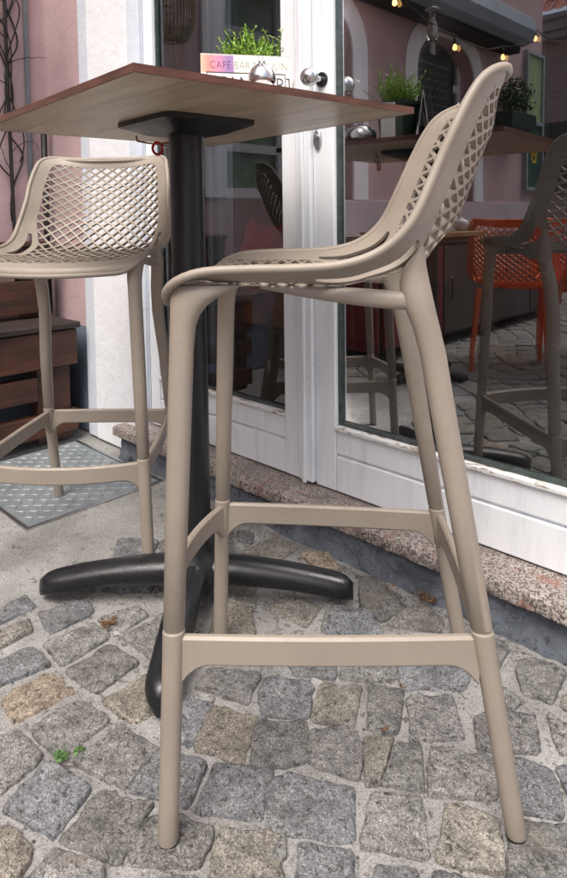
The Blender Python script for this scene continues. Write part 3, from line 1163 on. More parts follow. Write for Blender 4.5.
# ------------------------------------------------------------------ bench outside, left
t = thing('wooden_bench', 'dark stained slatted wooden bench against the pink side wall', 'bench', (XC, -.10, 0))
X1 = .32
def boards(name, L, mat, bev=.004):
    mb = MB()
    for a, b in L: mb.box(a, b)
    return mb.build(name, mat, t, bevel=bev)
Lb = .66
boards('seat', [((.02, -Lb, .428), (X1 + .03, .012, .450))], M['bench_top'])
boards('front_board', [((X1, -Lb, .290), (X1 + .022, 0, .424))], M['bench'])
boards('leg', [((X1 - .07, -.15, 0.012), (X1 - .004, -.02, .287))], M['bench'])
boards('leg', [((X1 - .07, -Lb + .02, 0.012), (X1 - .004, -Lb + .15, .287))], M['bench'])
boards('slat', [((X1 - .03, -Lb, .175), (X1 - .006 + .02, -.155, .262))], M['bench'])
boards('slat', [((X1 - .03, -Lb, .035), (X1 + .016, .0, .118))], M['bench'])
boards('end_panel', [((.02, -.03, .012), (X1 - .075, -.006, .287)), ((.02, -.028, .292), (X1 - .004, -.004, .424))], M['bench'])
boards('backrest', [((.12, -Lb, .62), (.145, -.01, .73)), ((.12, -Lb, .47), (.145, -.01, .60)), ((.09, -.11, .452), (.118, -.03, .73)), ((.09, -Lb, .452), (.118, -Lb + .1, .73))], M['bench'])
boards('top_rail', [((.075, -Lb, .732), (.165, -.004, .752))], M['bench'])

# creeper on the wall, conduit and dark stub
t = thing('bare_creeper', 'leafless dark creeper twisting up a rod on the pink wall at the far left', 'creeper', (XC, -.19, 0))
mb = MB()
mb.tube([(.022, .0 + .004*sin(z*3), z) for z in [i*.15 + .5 for i in range(24)]], .0075, 8)
mb.build('support_rod', M['black_wire'], t, smooth=True)
mb = MB()
for k in range(5):
    ph = k*1.3
    pts = []
    z = .85 + .12*k
    while z < 3.4:
        pts.append((.022 + .016*cos(z*9 + ph), .034*sin(z*(7.5+k) + ph) + .022*sin(z*19 + ph*2), z + .03*sin(z*14+ph)))
        z += .025
    mb.tube(pts, .0032, 6)
for k in range(26):
    z = 1.0 + k*.09
    sgn = 1 if k % 2 else -1
    pts = [(.022, 0, z)]
    d = Vector((random.uniform(0, .3), sgn*1.0, random.uniform(.3, 1.4))).normalized()
    p = Vector(pts[0])
    for j in range(8):
        d = (d + Vector((random.uniform(-.15, .15), random.uniform(-.6, .6), random.uniform(-.5, .5)))).normalized()
        p = p + d*.02
        p.x = max(.008, min(.05, p.x))
        pts.append(tuple(p))
    mb.tube(pts, [.0025 - .0002*i for i in range(9)], 5)
mb.build('vine_stem', M['black_wire'], t, smooth=True)
mb = MB()
mb.tube([(XC + .012, -.108, .5), (XC + .012, -.108, 5.5)], .010, 12)
tag(mb.build('conduit', M['pipe'], smooth=True), 'thin grey vertical conduit pipe on the pink wall beside the creeper', 'pipe')
mb = MB()
mb.tube([(XC + .05, YW - .035, .45), (XC + .05, YW - .035, 1.24)], .012, 12)
tag(mb.build('corner_pole', M['black_wire'], smooth=True), 'short black pole standing in the wall corner behind the rear stool', 'pole')

# ------------------------------------------------------------------ awning, lights, things on the wing wall
t = thing('awning', 'retracted grey awning cassette mounted on the pink wing wall above the arches', 'awning', (XC, -2.8, 2.29))
mb = MB()
rs = []
for y in (-1.28, 1.6):
    rs.append([(x, y, z) for (x, z) in ((.03, -.02), (.18, -.045), (.26, -.02), (.29, .06), (.27, .17), (.18, .22), (.03, .22))])
mb.rings(rs)
mb.build('cassette', M['awning'], t, bevel=.006)
mb = MB()
mb.box((.04, -1.24, -.10), (.17, 1.5, -.047))
mb.build('folded_fabric', M['awning_dark'], t, bevel=.01)
for y in (-1.1, 0, 1.3):
    mb = MB()
    mb.box((.0, y, -.03), (.03, y + .1, .24))
    mb.build('wall_bracket', M['awning_dark'], t)

bulbs = [(-2.076, 2.137), (-2.804, 1.994), (-3.543, 2.048), (-4.142, 2.30)]
t = thing('string_lights', 'black cable with glowing amber bulbs strung along the pink wing wall', 'string lights', (-2.35, -3.0, 0))
mb = MB()
pl = [(0, -.3 + 3.0, 2.5)] + [(0, y + 3.0, z + .10) for y, z in bulbs] + [(0, -4.8 + 3.0, 2.42)]
cp = []
for a, b in zip(pl[:-1], pl[1:]):
    for k in range(10):
        f = k/10
        cp.append((0, a[1]+(b[1]-a[1])*f, a[2]+(b[2]-a[2])*f - .05*4*f*(1-f)))
cp.append(pl[-1])
mb.tube(cp, .004, 6)
mb.build('cable', M['black_wire'], t, smooth=True)
for y, z in bulbs:
    mb = MB()
    mb.lathe([(.005, .055), (.011, .05), (.012, .012), (.009, .006)], 16, (0, y + 3.0, z + .03))
    sk = mb.build('bulb_socket', M['black_wire'], t, smooth=True)
    mb = MB()
    mb.lathe([(.007, .024), (.013, .010), (.016, -.003), (.013, -.014), (.005, -.020)], 16, (0, y + 3.0, z + .014))
    mb.build('bulb', M['bulb'], sk, smooth=True)

t = thing('wicker_lamp', 'pale wicker pendant lamp hanging by the pink wall near the door corner', 'lamp', (-2.35, -.38, 1.60))
mb = MB()
for k in range(44):
    a = 2*pi*k/44
    mb.tube([(r_*cos(a + .02*j), r_*sin(a + .02*j), z_) for j, (r_, z_) in enumerate([(.03, 0), (.075, .015), (.105, .07), (.115, .15), (.105, .24), (.08, .32), (.05, .38)])], .0035, 5)
for r_, z_ in ((.075, .015), (.108, .09), (.113, .19), (.09, .29), (.05, .38)):
    mb.tube([(r_*cos(2*pi*k/32), r_*sin(2*pi*k/32), z_) for k in range(32)], .004, 6, closed=True)
mb.build('shade', M['wicker'], t, smooth=True)
mb = MB(); mb.tube([(0, 0, .30), (0, 0, 1.6)], .003, 6); mb.build('cord', M['black_wire'], t)

t = thing('glass_pendant', 'clear glass jar pendant hanging before the right hand arch of the wing', 'pendant', (-2.35, -2.508, 2.0))
mb = MB(); mb.lathe([(.03, .0), (.038, .01), (.04, .05), (.034, .10), (.02, .14), (.018, .2)], 24, (0, 0, 0), cap=False)
mb.build('glass_jar', M['jar'], t, smooth=True)
mb = MB(); mb.lathe([(.045, .2), (.05, .205), (.02, .22)], 24); mb.tube([(0, 0, .22), (0, 0, .42)], .003, 6)
mb.build('pendant_cap', M['steel_dull'], t, smooth=True)

t = thing('chalkboard', 'black chalkboard menu hanging inside the right hand arch of the wing', 'chalkboard', (XC - .085, -2.98, 1.52))
mb = MB(); mb.box((0, -.33, 0), (.02, .33, .52)); mb.build('board', M['chalk'], t, bevel=.002)
mb = MB()
for a, b in (((-.002, -.345, -.015), (.026, -.332, .535)), ((-.002, .332, -.015), (.026, .345, .535)), ((-.002, -.332, -.015), (.026, .332, -.002)), ((-.002, -.332, .522), (.026, .332, .535))):
    mb.box(a, b)
mb.build('board_frame', M['black_wire'], t)
mb = MB()
for r in range(7):
    z = .46 - r*.06
    y = -.27
    while y < .24:
        L = random.uniform(.02, .07)
        pts = [(.0225, y + L*k/6, z + random.uniform(-.008, .010)) for k in range(7)]
        mb.tube(pts, .0022 if r else .004, 4)
        y += L + .02
mb.build('chalk_marks', M['chalkline'], t)

t = thing('poster_case', 'tall pale framed poster with yellow emblem on green at the end of the wing', 'poster case', (XC, -4.68, 0))
mb = MB()
for a, b in (((0, -.19, 1.05), (.04, -.155, 2.33)), ((0, .165, 1.05), (.04, .20, 2.33)), ((0, -.155, 1.05), (.04, .165, 1.085)), ((0, -.155, 2.295), (.04, .165, 2.33)), ((0, -.155, 1.66), (.04, .165, 1.70))):
    mb.box(a, b)
mb.build('case_frame', M['pipe'], t, bevel=.003)
mb = MB(); mb.box((.005, -.155, 1.70), (.02, .165, 2.295)); mb.build('poster', M['poster_y'], t)
mb = MB(); mb.box((.005, -.155, 1.085), (.02, .165, 1.66)); p2 = mb.build('poster', M['poster_g'], t)
mb = MB()
for (yc, zc, r) in ((0, 1.44, .045), (0, 1.36, .052), (-.03, 1.40, .03), (.03, 1.40, .03)):
    rs = [[(x, yc + r*rr*cos(2*pi*k/20), zc + r*rr*sin(2*pi*k/20)) for k in range(20)] for x, rr in ((.0205, 1), (.024, 1), (.024, .55))]
    mb.rings(rs, cap=False)
mb.build('emblem', M['yellow'], p2)

def leaf_cloud(mb, c, rx, ry, rz, n, size, zmin=-1):
    for _ in range(n):
        while True:
            p = Vector((random.uniform(-1, 1), random.uniform(-1, 1), random.uniform(-1, 1)))
            if p.length < 1 and p.z > zmin: break
        k = .8 + .45*noise.noise(p*2.3 + Vector(c))
        q = Vector(c) + Vector((p.x*rx*k, p.y*ry*k, p.z*rz*k))
        d = Vector((random.gauss(0, 1), random.gauss(0, 1), random.gauss(.4, 1))).normalized()
        s_ = d.cross(Vector((random.gauss(0, 1), random.gauss(0, 1), random.gauss(0, 1)))).normalized()
        L = size*random.uniform(.6, 1.4)
        mb.add([q - d*L, q + s_*L*.35, q + d*L, q - s_*L*.35 + d.cross(s_)*L*.1], [(0, 1, 2, 3)])

t = thing('wall_planter', 'dark planter of loose green foliage fixed on the wing wall beside the poster case', 'planter', (XC, -4.1, 1.56))
mb = MB(); mb.box((.01, -.24, 0), (.19, .24, .14)); mb.build('planter_box', M['green_pot'], t, bevel=.008)
mb = MB(); leaf_cloud(mb, (.10, 0, .27), .16, .30, .22, 900, .022, -.7); mb.build('foliage', M['leaf_dk'], t)

t = thing('storage_cabinet', 'low dark brown cabinet with a dark red end standing along the pink wing wall', 'cabinet', (XC + .04, -2.9, 0))
mb = MB(); mb.box((0, -1.3, .06), (.42, 1.28, .66)); mb.build('body', M['dark_int'], t, bevel=.006)
mb = MB(); mb.box((-.005, -1.33, .66), (.45, 1.31, .69)); mb.build('cabinet_top', M['dark_int'], t, bevel=.005)
mb = MB(); mb.box((.02, 1.283, .06), (.42, 1.30, .655)); mb.build('end_panel', M['leather_red'], t, bevel=.003)
for k in range(4):
    mb = MB(); mb.box((.423, -1.28 + k*.64, .08), (.44, -1.28 + k*.64 + .62, .64)); dd = mb.build('cabinet_door', M['leather_red'] if k == 3 else M['dark_int'], t, bevel=.004)
    mb = MB(); mb.tube([(.442, -1.28 + k*.64 + .56, .30), (.462, -1.28 + k*.64 + .56, .31), (.462, -1.28 + k*.64 + .56, .43), (.442, -1.28 + k*.64 + .56, .44)], .006, 8); mb.build('handle', M['black_wire'], dd)

# ------------------------------------------------------------------ house across the street
t = thing('tiled_house', 'house across the street with scale tiled wall, pale cornice and orange roof', 'house', (-4, -11.2, 0))
mb = MB()
mb.box((-7, -5, 0), (9, -.2, 4.5))
mb.build('wall', M['house_wall'], t)
# hung scale tiles as geometry on the part one can see
mb = MB()
tw_, th_ = .20, .15
for j in range(26):
    z = .9 + j*.13
    for i in range(-14, 26):
        x = i*tw_ + (tw_/2 if j % 2 else 0)
        y0 = -.2
        mb.add([(x, y0 + .018, z), (x + tw_*.5, y0 + .030, z - .05), (x + tw_*.97, y0 + .018, z), (x + tw_*.97, y0 + .004, z + th_), (x, y0 + .004, z + th_)], [(0, 1, 2, 3, 4)])
mb.build('hung_tiles', M['house_wall'], t)
mb = MB()
mb.box((-7.1, -.2, 4.15), (9.1, .06, 4.28)); mb.box((-7.1, -.2, 4.28), (9.1, .16, 4.46)); mb.box((-7.1, -.2, 4.46), (9.1, .26, 4.56))
mb.build('cornice', M['cornice'], t, bevel=.02)
mb = MB()
rs = []
for i in range(-36, 47):
    rs.append(i*.2)
for r in range(14):
    for x in rs:
        y0, z0 = .32 - r*.30, 4.58 + r*.27
        mb.add([(x, y0, z0), (x + .1, y0 + .0, z0 + .035), (x + .19, y0, z0), (x + .19, y0 - .34, z0 + .29), (x + .1, y0 - .34, z0 + .325), (x, y0 - .34, z0 + .29)], [(0, 1, 4, 5), (1, 2, 3, 4)])
mb.build('roof', M['roof_tile'], t)
for x in (-4, -1.4, 3.6, 6.2):
    mb = MB()
    mb.box((x, -.2, 1.2), (x + .9, -.15, 2.6))
    mb.build('window', M['win_glass'], t)

# ------------------------------------------------------------------ stool
PROF = [(.2110,.722),(.2150,.731),(.2130,.742),(.198,.754),(.165,.764),(.11,.767),(.05,.768),(0,.771),(-.035,.779),(-.062,.792),(-.085,.812),(-.102,.836),(-.117,.868),(-.134,.906),(-.150,.941),(-.166,.973),(-.183,.999),(-.200,1.016),(-.218,1.026),(-.232,1.027)]
def catmull(P, m=12):
    out = []
    n = len(P)
    for i in range(n - 1):
        p0, p1, p2, p3 = P[max(i-1, 0)], P[i], P[i+1], P[min(i+2, n-1)]
        for k in range(m):
            t_ = k/m
            out.append(tuple(.5*((2*p1[d]) + (-p0[d]+p2[d])*t_ + (2*p0[d]-5*p1[d]+4*p2[d]-p3[d])*t_*t_ + (-p0[d]+3*p1[d]-3*p2[d]+p3[d])*t_**3) for d in range(len(p1))))
    out.append(P[-1])
    return out
class Shell:
    def __init__(self, prof, W, D, Pw):
        c = catmull(prof)
        self.c = c
        self.s = [0]
        for a, b in zip(c[:-1], c[1:]):
            self.s.append(self.s[-1] + math.dist(a, b))
        self.L = self.s[-1]
        self.W_, self.D_, self.P_ = W, D, Pw
    def at(self, a):
        a = max(0, min(self.L - 1e-6, a))
        lo, hi = 0, len(self.s) - 1
        while hi - lo > 1:
            m_ = (lo + hi)//2
            if self.s[m_] <= a: lo = m_
            else: hi = m_
        f = (a - self.s[lo])/(self.s[hi]-self.s[lo])
        return lo, f
    def prof(self, a):
        lo, f = self.at(a)
        p, q = self.c[lo], self.c[lo+1]
        return (p[0]+(q[0]-p[0])*f, p[1]+(q[1]-p[1])*f)
    def nrm(self, a):
        p, q = self.prof(a - .006), self.prof(a + .006)
        T = Vector((q[0]-p[0], q[1]-p[1])).normalized()
        return (-T.y, T.x)
    def interp(self, tab, a):
        x = a/self.L
        for (x0, v0), (x1, v1) in zip(tab[:-1], tab[1:]):
            if x <= x1:
                f = (x-x0)/(x1-x0)
                f = f*f*(3-2*f)
                return v0+(v1-v0)*f
        return tab[-1][1]
    def W(self, a): return self.interp(self.W_, a)
    def pt(self, a, b):
        p = self.prof(a); n_ = self.nrm(a)
        w_ = self.W(a)
        v = min(1, abs(b)/w_)
        d = self.interp(self.D_, a)*(1 - v**self.interp(self.P_, a))
        fr = max(0, 1 - a/.16)**1.5
        tp = max(0, 1 - (self.L - a)/.09)**1.5
        q = 1 - v*v
        return Vector((p[0]+n_[0]*d + .036*q*fr, b, p[1]+n_[1]*d - .010*q*fr + .034*q*tp))
    def sn(self, a, b):
        e = .003
        u = self.pt(a+e, b)-self.pt(a-e, b)
        v = self.pt(a, b+e)-self.pt(a, b-e)
        return u.cross(v).normalized()
SH = Shell(PROF, [(0, .208), (.4, .213), (.55, .211), (.75, .198), (1, .180)],
           [(0, .004), (.06, .007), (.18, .028), (.45, .036), (.56, .062), (.66, .073), (.85, .067), (1, .045)],
           [(0, 3.5), (.2, 5.2), (.42, 5.0), (.6, 2.7), (1, 2.3)])
LT = SH.L
def a_of_x(x, back=False):
    best = min(range(len(SH.c)), key=lambda i: abs(SH.c[i][0]-x) + (0 if SH.s[i] > .05 else 9))
    return SH.s[best]
A_SPLIT = a_of_x(-.085)
A_S0, A_S1 = a_of_x(.035), a_of_x(-.092)

def rrect(a0, a1, wfun, r, nc=8, ns=64, nf=14):
    """closed loop of (a,b), corners rounded; same topology for every call"""
    P = []
    w0, w1 = wfun(a0), wfun(a1)
    for k in range(nf):                       # front edge b -w..w
        f = k/nf
        P.append((a0, -(w0-r)+2*(w0-r)*f))
    for k in range(nc):
        t_ = (k)/nc*pi/2
        P.append((a0 + r - r*cos(t_), wfun(a0 + r - r*cos(t_)) - r + r*sin(t_)))
    for k in range(ns):
        a = a0 + r + (a1-a0-2*r)*k/ns
        P.append((a, wfun(a)))
    for k in range(nc):
        t_ = (k)/nc*pi/2
        P.append((a1 - r + r*sin(t_), wfun(a1 - r + r*sin(t_)) - r + r*cos(t_)))
    for k in range(nf):
        f = k/nf
        P.append((a1, (w1-r)-2*(w1-r)*f))
    for k in range(nc):
        t_ = (k)/nc*pi/2
        P.append((a1 - r + r*cos(t_), -(wfun(a1 - r + r*cos(t_)) - r + r*sin(t_))))
    for k in range(ns):
        a = a1 - r - (a1-a0-2*r)*k/ns
        P.append((a, -wfun(a)))
    for k in range(nc):
        t_ = (k)/nc*pi/2
        P.append((a0 + r - r*sin(t_), -(wfun(a0 + r - r*sin(t_)) - r + r*cos(t_))))
    return P
def ear(a):
    """widening of the rim round the slot"""
    m_, h = (A_S0+A_S1)/2 + .012, (A_S1-A_S0)/2 + .03
    x = (a-m_)/h
    return .026*max(0, 1-x*x)**1.5
def inner_w(a):
    x = a/LT
    return SH.W(a) - .031 - ear(a)
IN0, IN1 = .038, LT - .036
def inside(a, b, g_=.004):
    if a < IN0 - g_ or a > IN1 + g_: return False
    w_ = inner_w(a) + g_
    if abs(b) > w_: return False
    r = .030
    for (ac, sg) in ((IN0 + r, -1), (IN1 - r, 1)):
        if (a-ac)*sg > 0 and abs(b) > w_ - r:
            if (a-ac)**2 + (abs(b)-(w_-r))**2 > (r+g_)**2: return False
    return True

def shell_parts():
    outer = rrect(.0, LT, SH.W, .060)
    inner = rrect(IN0, IN1, inner_w, .030)
    n = len(outer)
    rows = 10
    parts = {'seat': MB(), 'backrest': MB()}
    def rowpt(i, k):
        o_, p_ = outer[i], inner[i]
        f = k/rows
        a = o_[0] + (p_[0]-o_[0])*f
        # slot lens
        am = o_[0]
        if A_S0 < am < A_S1 and abs(o_[1]) > .15:
            x = (am-A_S0)/(A_S1-A_S0)
            h = .15*(max(0, 1-(2*x-1)**4))**.5
            fm = .60
            table = {3: fm-h*.9-.0, 7: fm+h}
            if k <= 3: f = k/3*(fm-h*.9)
            elif k >= 7: f = (fm+h) + (k-7)/(rows-7)*(1-fm-h)
            else: f = fm-h*.9 + (k-3)/4*(h*1.9)
            a = o_[0] + (p_[0]-o_[0])*f
        b = o_[1] + (p_[1]-o_[1])*f
        return a, b
    th = .0065
    for part in ('seat', 'backrest'):
        mb = parts[part]
        idx = {}
        def vid(i, k):
            i %= n
            if (i, k) not in idx:
                a, b = rowpt(i, k)
                p = SH.pt(a, b)
                if k == 0:
                    nn_ = SH.sn(min(max(a, .004), LT-.004), max(-.99*SH.W(a), min(.99*SH.W(a), b*.985)))
                idx[(i, k)] = len(mb.v)
                mb.v.append(tuple(p))
            return idx[(i, k)]
        for i in range(n):
            j = (i+1) % n
            am = (outer[i][0]+outer[j][0])/2
            if (am < A_SPLIT) != (part == 'seat'): continue
            slot = (A_S0 + .004 < outer[i][0] < A_S1 - .004) and (A_S0 + .004 < outer[j][0] < A_S1 - .004) and abs(outer[i][1]) > .15
            for k in range(rows):
                if slot and 3 <= k < 7: continue
                mb.f.append((vid(i, k), vid(j, k), vid(j, k+1), vid(i, k+1)))
    # rolled bead along the outer edge + bead on inner edge, lattice bars
    def run(loop, rad, off, partname, k):
        mb2 = parts[partname]
        seq = []
        cur = []
        for q in range(2*n):
            i = q % n
            ok = (loop[i][0] < A_SPLIT) == (partname == 'seat')
            if ok: cur.append(i)
            else:
                if len(cur) > 3: seq.append(cur)
                cur = []
        if seq:
            seq.sort(key=len); best = seq[-1]
            # extend by one to meet neighbour
            best = best + [(best[-1]+1) % n]
            pts = []
            for i in best:
                a, b = loop[i]
                pts.append(SH.pt(a, b))
            return pts
        return None
    res = {}
    for part in ('seat', 'backrest'):
        me = parts[part].mesh(part)
        bm = bmesh.new(); bm.from_mesh(me)
        bmesh.ops.solidify(bm, geom=bm.faces[:], thickness=.0)
        bm.free()
        # manual solidify
        mbs = MB()
        base = parts[part]
        bmn = bmesh.new(); bmn.from_mesh(me)
        bmn.normal_update()
        nv = len(bmn.verts)
        # orient normals consistently outward(down/back): compare with shell normal
        bmn.verts.ensure_lookup_table(); bmn.faces.ensure_lookup_table()
        vs = [v.co.copy() for v in bmn.verts]
        ns = [v.normal.copy() for v in bmn.verts]
        f0 = bmn.faces[len(bmn.faces)//2]
        mbs.add([v + n_*th*.5 for v, n_ in zip(vs, ns)], [[v.index for v in f.verts] for f in bmn.faces])
        mbs.add([v - n_*th*.5 for v, n_ in zip(vs, ns)], [[v.index for v in reversed(f.verts)] for f in bmn.faces])
        for e in bmn.edges:
            if len(e.link_faces) == 1:
                a, b = e.verts[0].index, e.verts[1].index
                mbs.f.append((a, b, b + nv, a + nv))
        bmn.free()
        op = run(outer, 0, 0, part, 0)
        if op: mbs.tube(op, .0062, 10)
        res[part] = mbs
    # lattice
    A, B = .0245, .0335
    for fam in (1, -1):
        for k in range(-40, 60):
            # line: a/A + fam*b/B = k + .5
            seg = []
            def flush(seg):
                if len(seg) < 2: return
                # split at seat/back border
                for part, sub in (('seat', [q for q in seg if q[0] <= A_SPLIT + .006]), ('backrest', [q for q in seg if q[0] >= A_SPLIT - .0])):
                    if len(sub) < 2: continue
                    rs = []
                    for i, (a, b) in enumerate(sub):
                        p = SH.pt(a, b)
                        q0 = sub[max(i-1, 0)]; q1 = sub[min(i+1, len(sub)-1)]
                        T = (SH.pt(*q1)-SH.pt(*q0)).normalized()
                        nn_ = SH.sn(a, b)
                        S_ = T.cross(nn_).normalized()
                        w_, d_ = (.0021, .0027) if a < A_SPLIT - .03 else (.0021, .0038)
                        rs.append([p+S_*w_+nn_*d_, p-S_*w_+nn_*d_, p-S_*w_*1.15-nn_*d_, p+S_*w_*1.15-nn_*d_])
                    res[part].rings(rs)
            b = -.22
            while b < .22:
                a = A*(k + .5 - fam*b/B)
                if inside(a, b): seg.append((a, b))
                else:
                    flush(seg); seg = []
                b += .006
            flush(seg)
    return res

def sup_ring(c, rx, ry, n=20, p=2.3, ang=0):
    out = []
    for k in range(n):
        t_ = 2*pi*k/n
        ct, st = cos(t_), sin(t_)
        x = rx*abs(ct)**(2/p)*(1 if ct >= 0 else -1)
        y = ry*abs(st)**(2/p)*(1 if st >= 0 else -1)
        out.append((c[0]+x*cos(ang)-y*sin(ang), c[1]+x*sin(ang)+y*cos(ang), c[2]))
    return out
FRT = ((.2276, .2093), (.1993, .1839))    # foot, point at z=.70
BCK = ((-.2376, .1739), (-.1207, .1572))
ZR = .262
def leg_xy(kind, z):
    f, t_ = FRT if kind == 'f' else BCK
    k = z/.70
    x = f[0]+(t_[0]-f[0])*k; y = f[1]+(t_[1]-f[1])*k
    if kind == 'b':
        y += .012*sin(pi*min(1, max(0, z/.6)))
        if z > .62: y += (z-.62)*.13
    return x, y
def leg_mb(kind, side):
    mb = MB()
    rs = []
    if kind == 'f':
        stations = [(.0035, .0132, .0132), (.006, .0138, .0138), (.05, .0136, .0136), (.23, .0140, .0140), (.287, .0146, .0146), (.2885, .0125, .0125), (.2915, .0125, .0125), (.293, .0140, .0140),
                    (.45, .0150, .0150), (.58, .0158, .0155), (.66, .0160, .0155), (.69, .0170, .0160), (.705, .0195, .0165), (.718, .0245, .017), (.729, .032, .0175), (.738, .042, .017), (.745, .048, .013)]
    else:
        stations = [(.0035, .0132, .0132), (.006, .0138, .0138), (.05, .0138, .0138), (.23, .0142, .0142), (.287, .0150, .0150), (.2885, .0125, .0125), (.2915, .0125, .0125), (.293, .0145, .0142),
                    (.45, .0160, .0155), (.58, .0168, .0160), (.65, .0172, .0165), (.685, .0178, .0165), (.705, .0192, .0165), (.722, .0203, .0165), (.742, .0200, .0160), (.757, .0175, .0145), (.770, .0130, .0115), (.784, .0075, .0070), (.797, .0020, .0020)]
    for z, rx, ry in stations:
        x, y = leg_xy(kind, z)
        if kind == 'f':
            x -= (rx - .0158)*.92 if rx > .0158 else 0
            y_ = y - (.0)
        else:
            x += (rx - .0172)*.8 if rx > .0172 else 0
            y_ = y
            sm_ = lambda q_: min(1, max(0, q_))**2*(3-2*min(1, max(0, q_)))
            y_ -= .0075*sm_((z-.72)/.04)
            x += .007*sm_((z-.64)/.10) - .014*sm_((z-.755)/.042)
        rs.append(sup_ring((x, y_*side, z), rx, ry))
    mb.rings(rs)
    return mb
def stretcher(p0, p1, bow, h=.0200, w_=.0062):
    """flat band from leg to leg, bowed outward (bow = 2D vector), flaring down at its ends"""
    mb = MB()
    rs = []
    n = 36
    P0, P1 = Vector(p0), Vector(p1)
    T = (P1-P0).normalized()
    L = (P1-P0).length
    for k in range(n+1):
        t_ = k/n
        q = P0 + (P1-P0)*t_
        bw = (1-(2*t_-1)**2)
        x, y = q.x + bow[0]*bw, q.y + bow[1]*bw
        dxy = (P1-P0) + Vector((bow[0], bow[1]))*(-4*(2*t_-1))
        T2 = dxy.normalized()
        S_ = Vector((-T2.y, T2.x))
        e = min(t_, 1-t_)*L
        fl = max(0, 1-e/.042)**2.2*.028
        top = h*.98; bot = -h - fl
        cor = .0035
        sec = [(-w_+cor, top), (w_-cor, top), (w_, top-cor), (w_, bot+cor), (w_-cor, bot), (-w_+cor, bot), (-w_, bot+cor), (-w_, top-cor)]
        # slightly hollow web
        rs.append([(x + S_.x*u, y + S_.y*u, ZR + v) for u, v in sec])
    mb.rings(rs)
    return mb

def make_stool(mat, label, group):
    root = thing('bar_stool', label, 'bar stool', (0, 0, 0), 0, group)
    sp_ = shell_parts()
    sp_['seat'].build('seat', mat, root, auto=40)
    sp_['backrest'].build('backrest', mat, root, auto=40)
    # apron rails under the seat join the legs
    for kind, side in (('f', 1), ('f', -1), ('b', 1), ('b', -1)):
        lg = leg_mb(kind, side).build('leg', mat, root, auto=50)
        gx_, gy_ = leg_xy(kind, .004)
        gm_ = MB(); gm_.lathe([(.0118, -.002), (.0136, .0005), (.0136, .0030), (.012, .0045)], 20, (gx_, gy_*side, 0))
        gm_.build('glide', M['black_wire'], lg, auto=40)
    L = {k: leg_xy(k, ZR) for k in 'fb'}
    e = .009
    stretcher((L['f'][0], L['f'][1]-e), (L['f'][0], -L['f'][1]+e), (.038, 0)).build('footrest', mat, root, auto=40)
    stretcher((L['b'][0], L['b'][1]-e), (L['b'][0], -L['b'][1]+e), (-.004, 0)).build('stretcher', mat, root, auto=40)
    for s_ in (1, -1):
        stretcher((L['b'][0]+e, L['b'][1]*s_), (L['f'][0]-e, L['f'][1]*s_), (0, .004*s_)).build('stretcher', mat, root, auto=40)
        mb = MB()
        rs = []
        n = 20
        for k in range(n+1):
            t_ = k/n
            x = -.118 + .215*t_
            y = (.172 - .008*t_)*s_
            hh = .0125*(1-.7*t_**2.5)
            z = .7205 + .021*t_**1.3 + .008*max(0, 1-t_*6)**2
            wv = .009
            rs.append([(x, y+wv*cos(2*pi*q/12), z+hh*sin(2*pi*q/12)) for q in range(12)])
        mb.rings(rs)
        mb.build('seat_rail', mat, root, auto=50)
    return root

ms = make_stool(M['beige'], 'taupe plastic bar stool in the foreground with mesh seat and back, facing left', 'taupe bar stools at the high table')
ms.location = (-.653, -.511, .0)
ms.rotation_euler = (0, 0, 3.0716 + radians(44.32))
ls = copy_tree(ms)
ls['label'] = 'taupe plastic bar stool at left behind the table, one leg on the steel cover plate'
ls.location = (-1.552, -.449, -.007)
ls.rotation_euler = (0, 0, -1.5949 + radians(44.32))

# ------------------------------------------------------------------ orange chairs on the terrace beside the camera
def make_chair():
    root = thing('orange_chair', 'x', 'chair', (0, 0, 0), 0, 'orange mesh chairs by the wing wall')
    K = .44/.75
    res = shell_parts()
    for nm in ('seat', 'backrest'):
        mb = res[nm]
        mb.v = [(v[0]*1.08, v[1]*1.12, (v[2]-.735)*1.32 + .43) for v in mb.v]
        mb.build(nm, M['orange'], root, auto=40)
    for kx, ky in ((.20, .205), (.20, -.205), (-.23, .19), (-.23, -.19)):
        mb = MB()
        tx_ = .185 if kx > 0 else -.145
        mb.rings([sup_ring((kx, ky, 0), .011, .011), sup_ring((kx*.97+tx_*.03, ky*.985, .1), .013, .013), sup_ring((tx_, ky*.88, .43), .020, .017)])
        mb.build('leg', M['orange'], root, auto=50)
    return root
ch = make_chair()
ch['label'] = 'orange mesh plastic chair beside the small wooden table, back towards the cafe door'
ch.location = (-1.57, -2.08, .0)
ch.rotation_euler = (0, 0, radians(-108))
ch2 = copy_tree(ch)
ch2['label'] = 'orange mesh plastic chair standing nearest the street side, turned away from the wall'
ch2.location = (-1.13, -2.18, .0)
ch2.rotation_euler = (0, 0, radians(-128))
ch3 = copy_tree(ch)
ch3['label'] = 'orange mesh plastic chair behind the other two, farthest from the cafe door'
ch3.location = (-1.42, -2.55, .0)
ch3.rotation_euler = (0, 0, radians(-112))

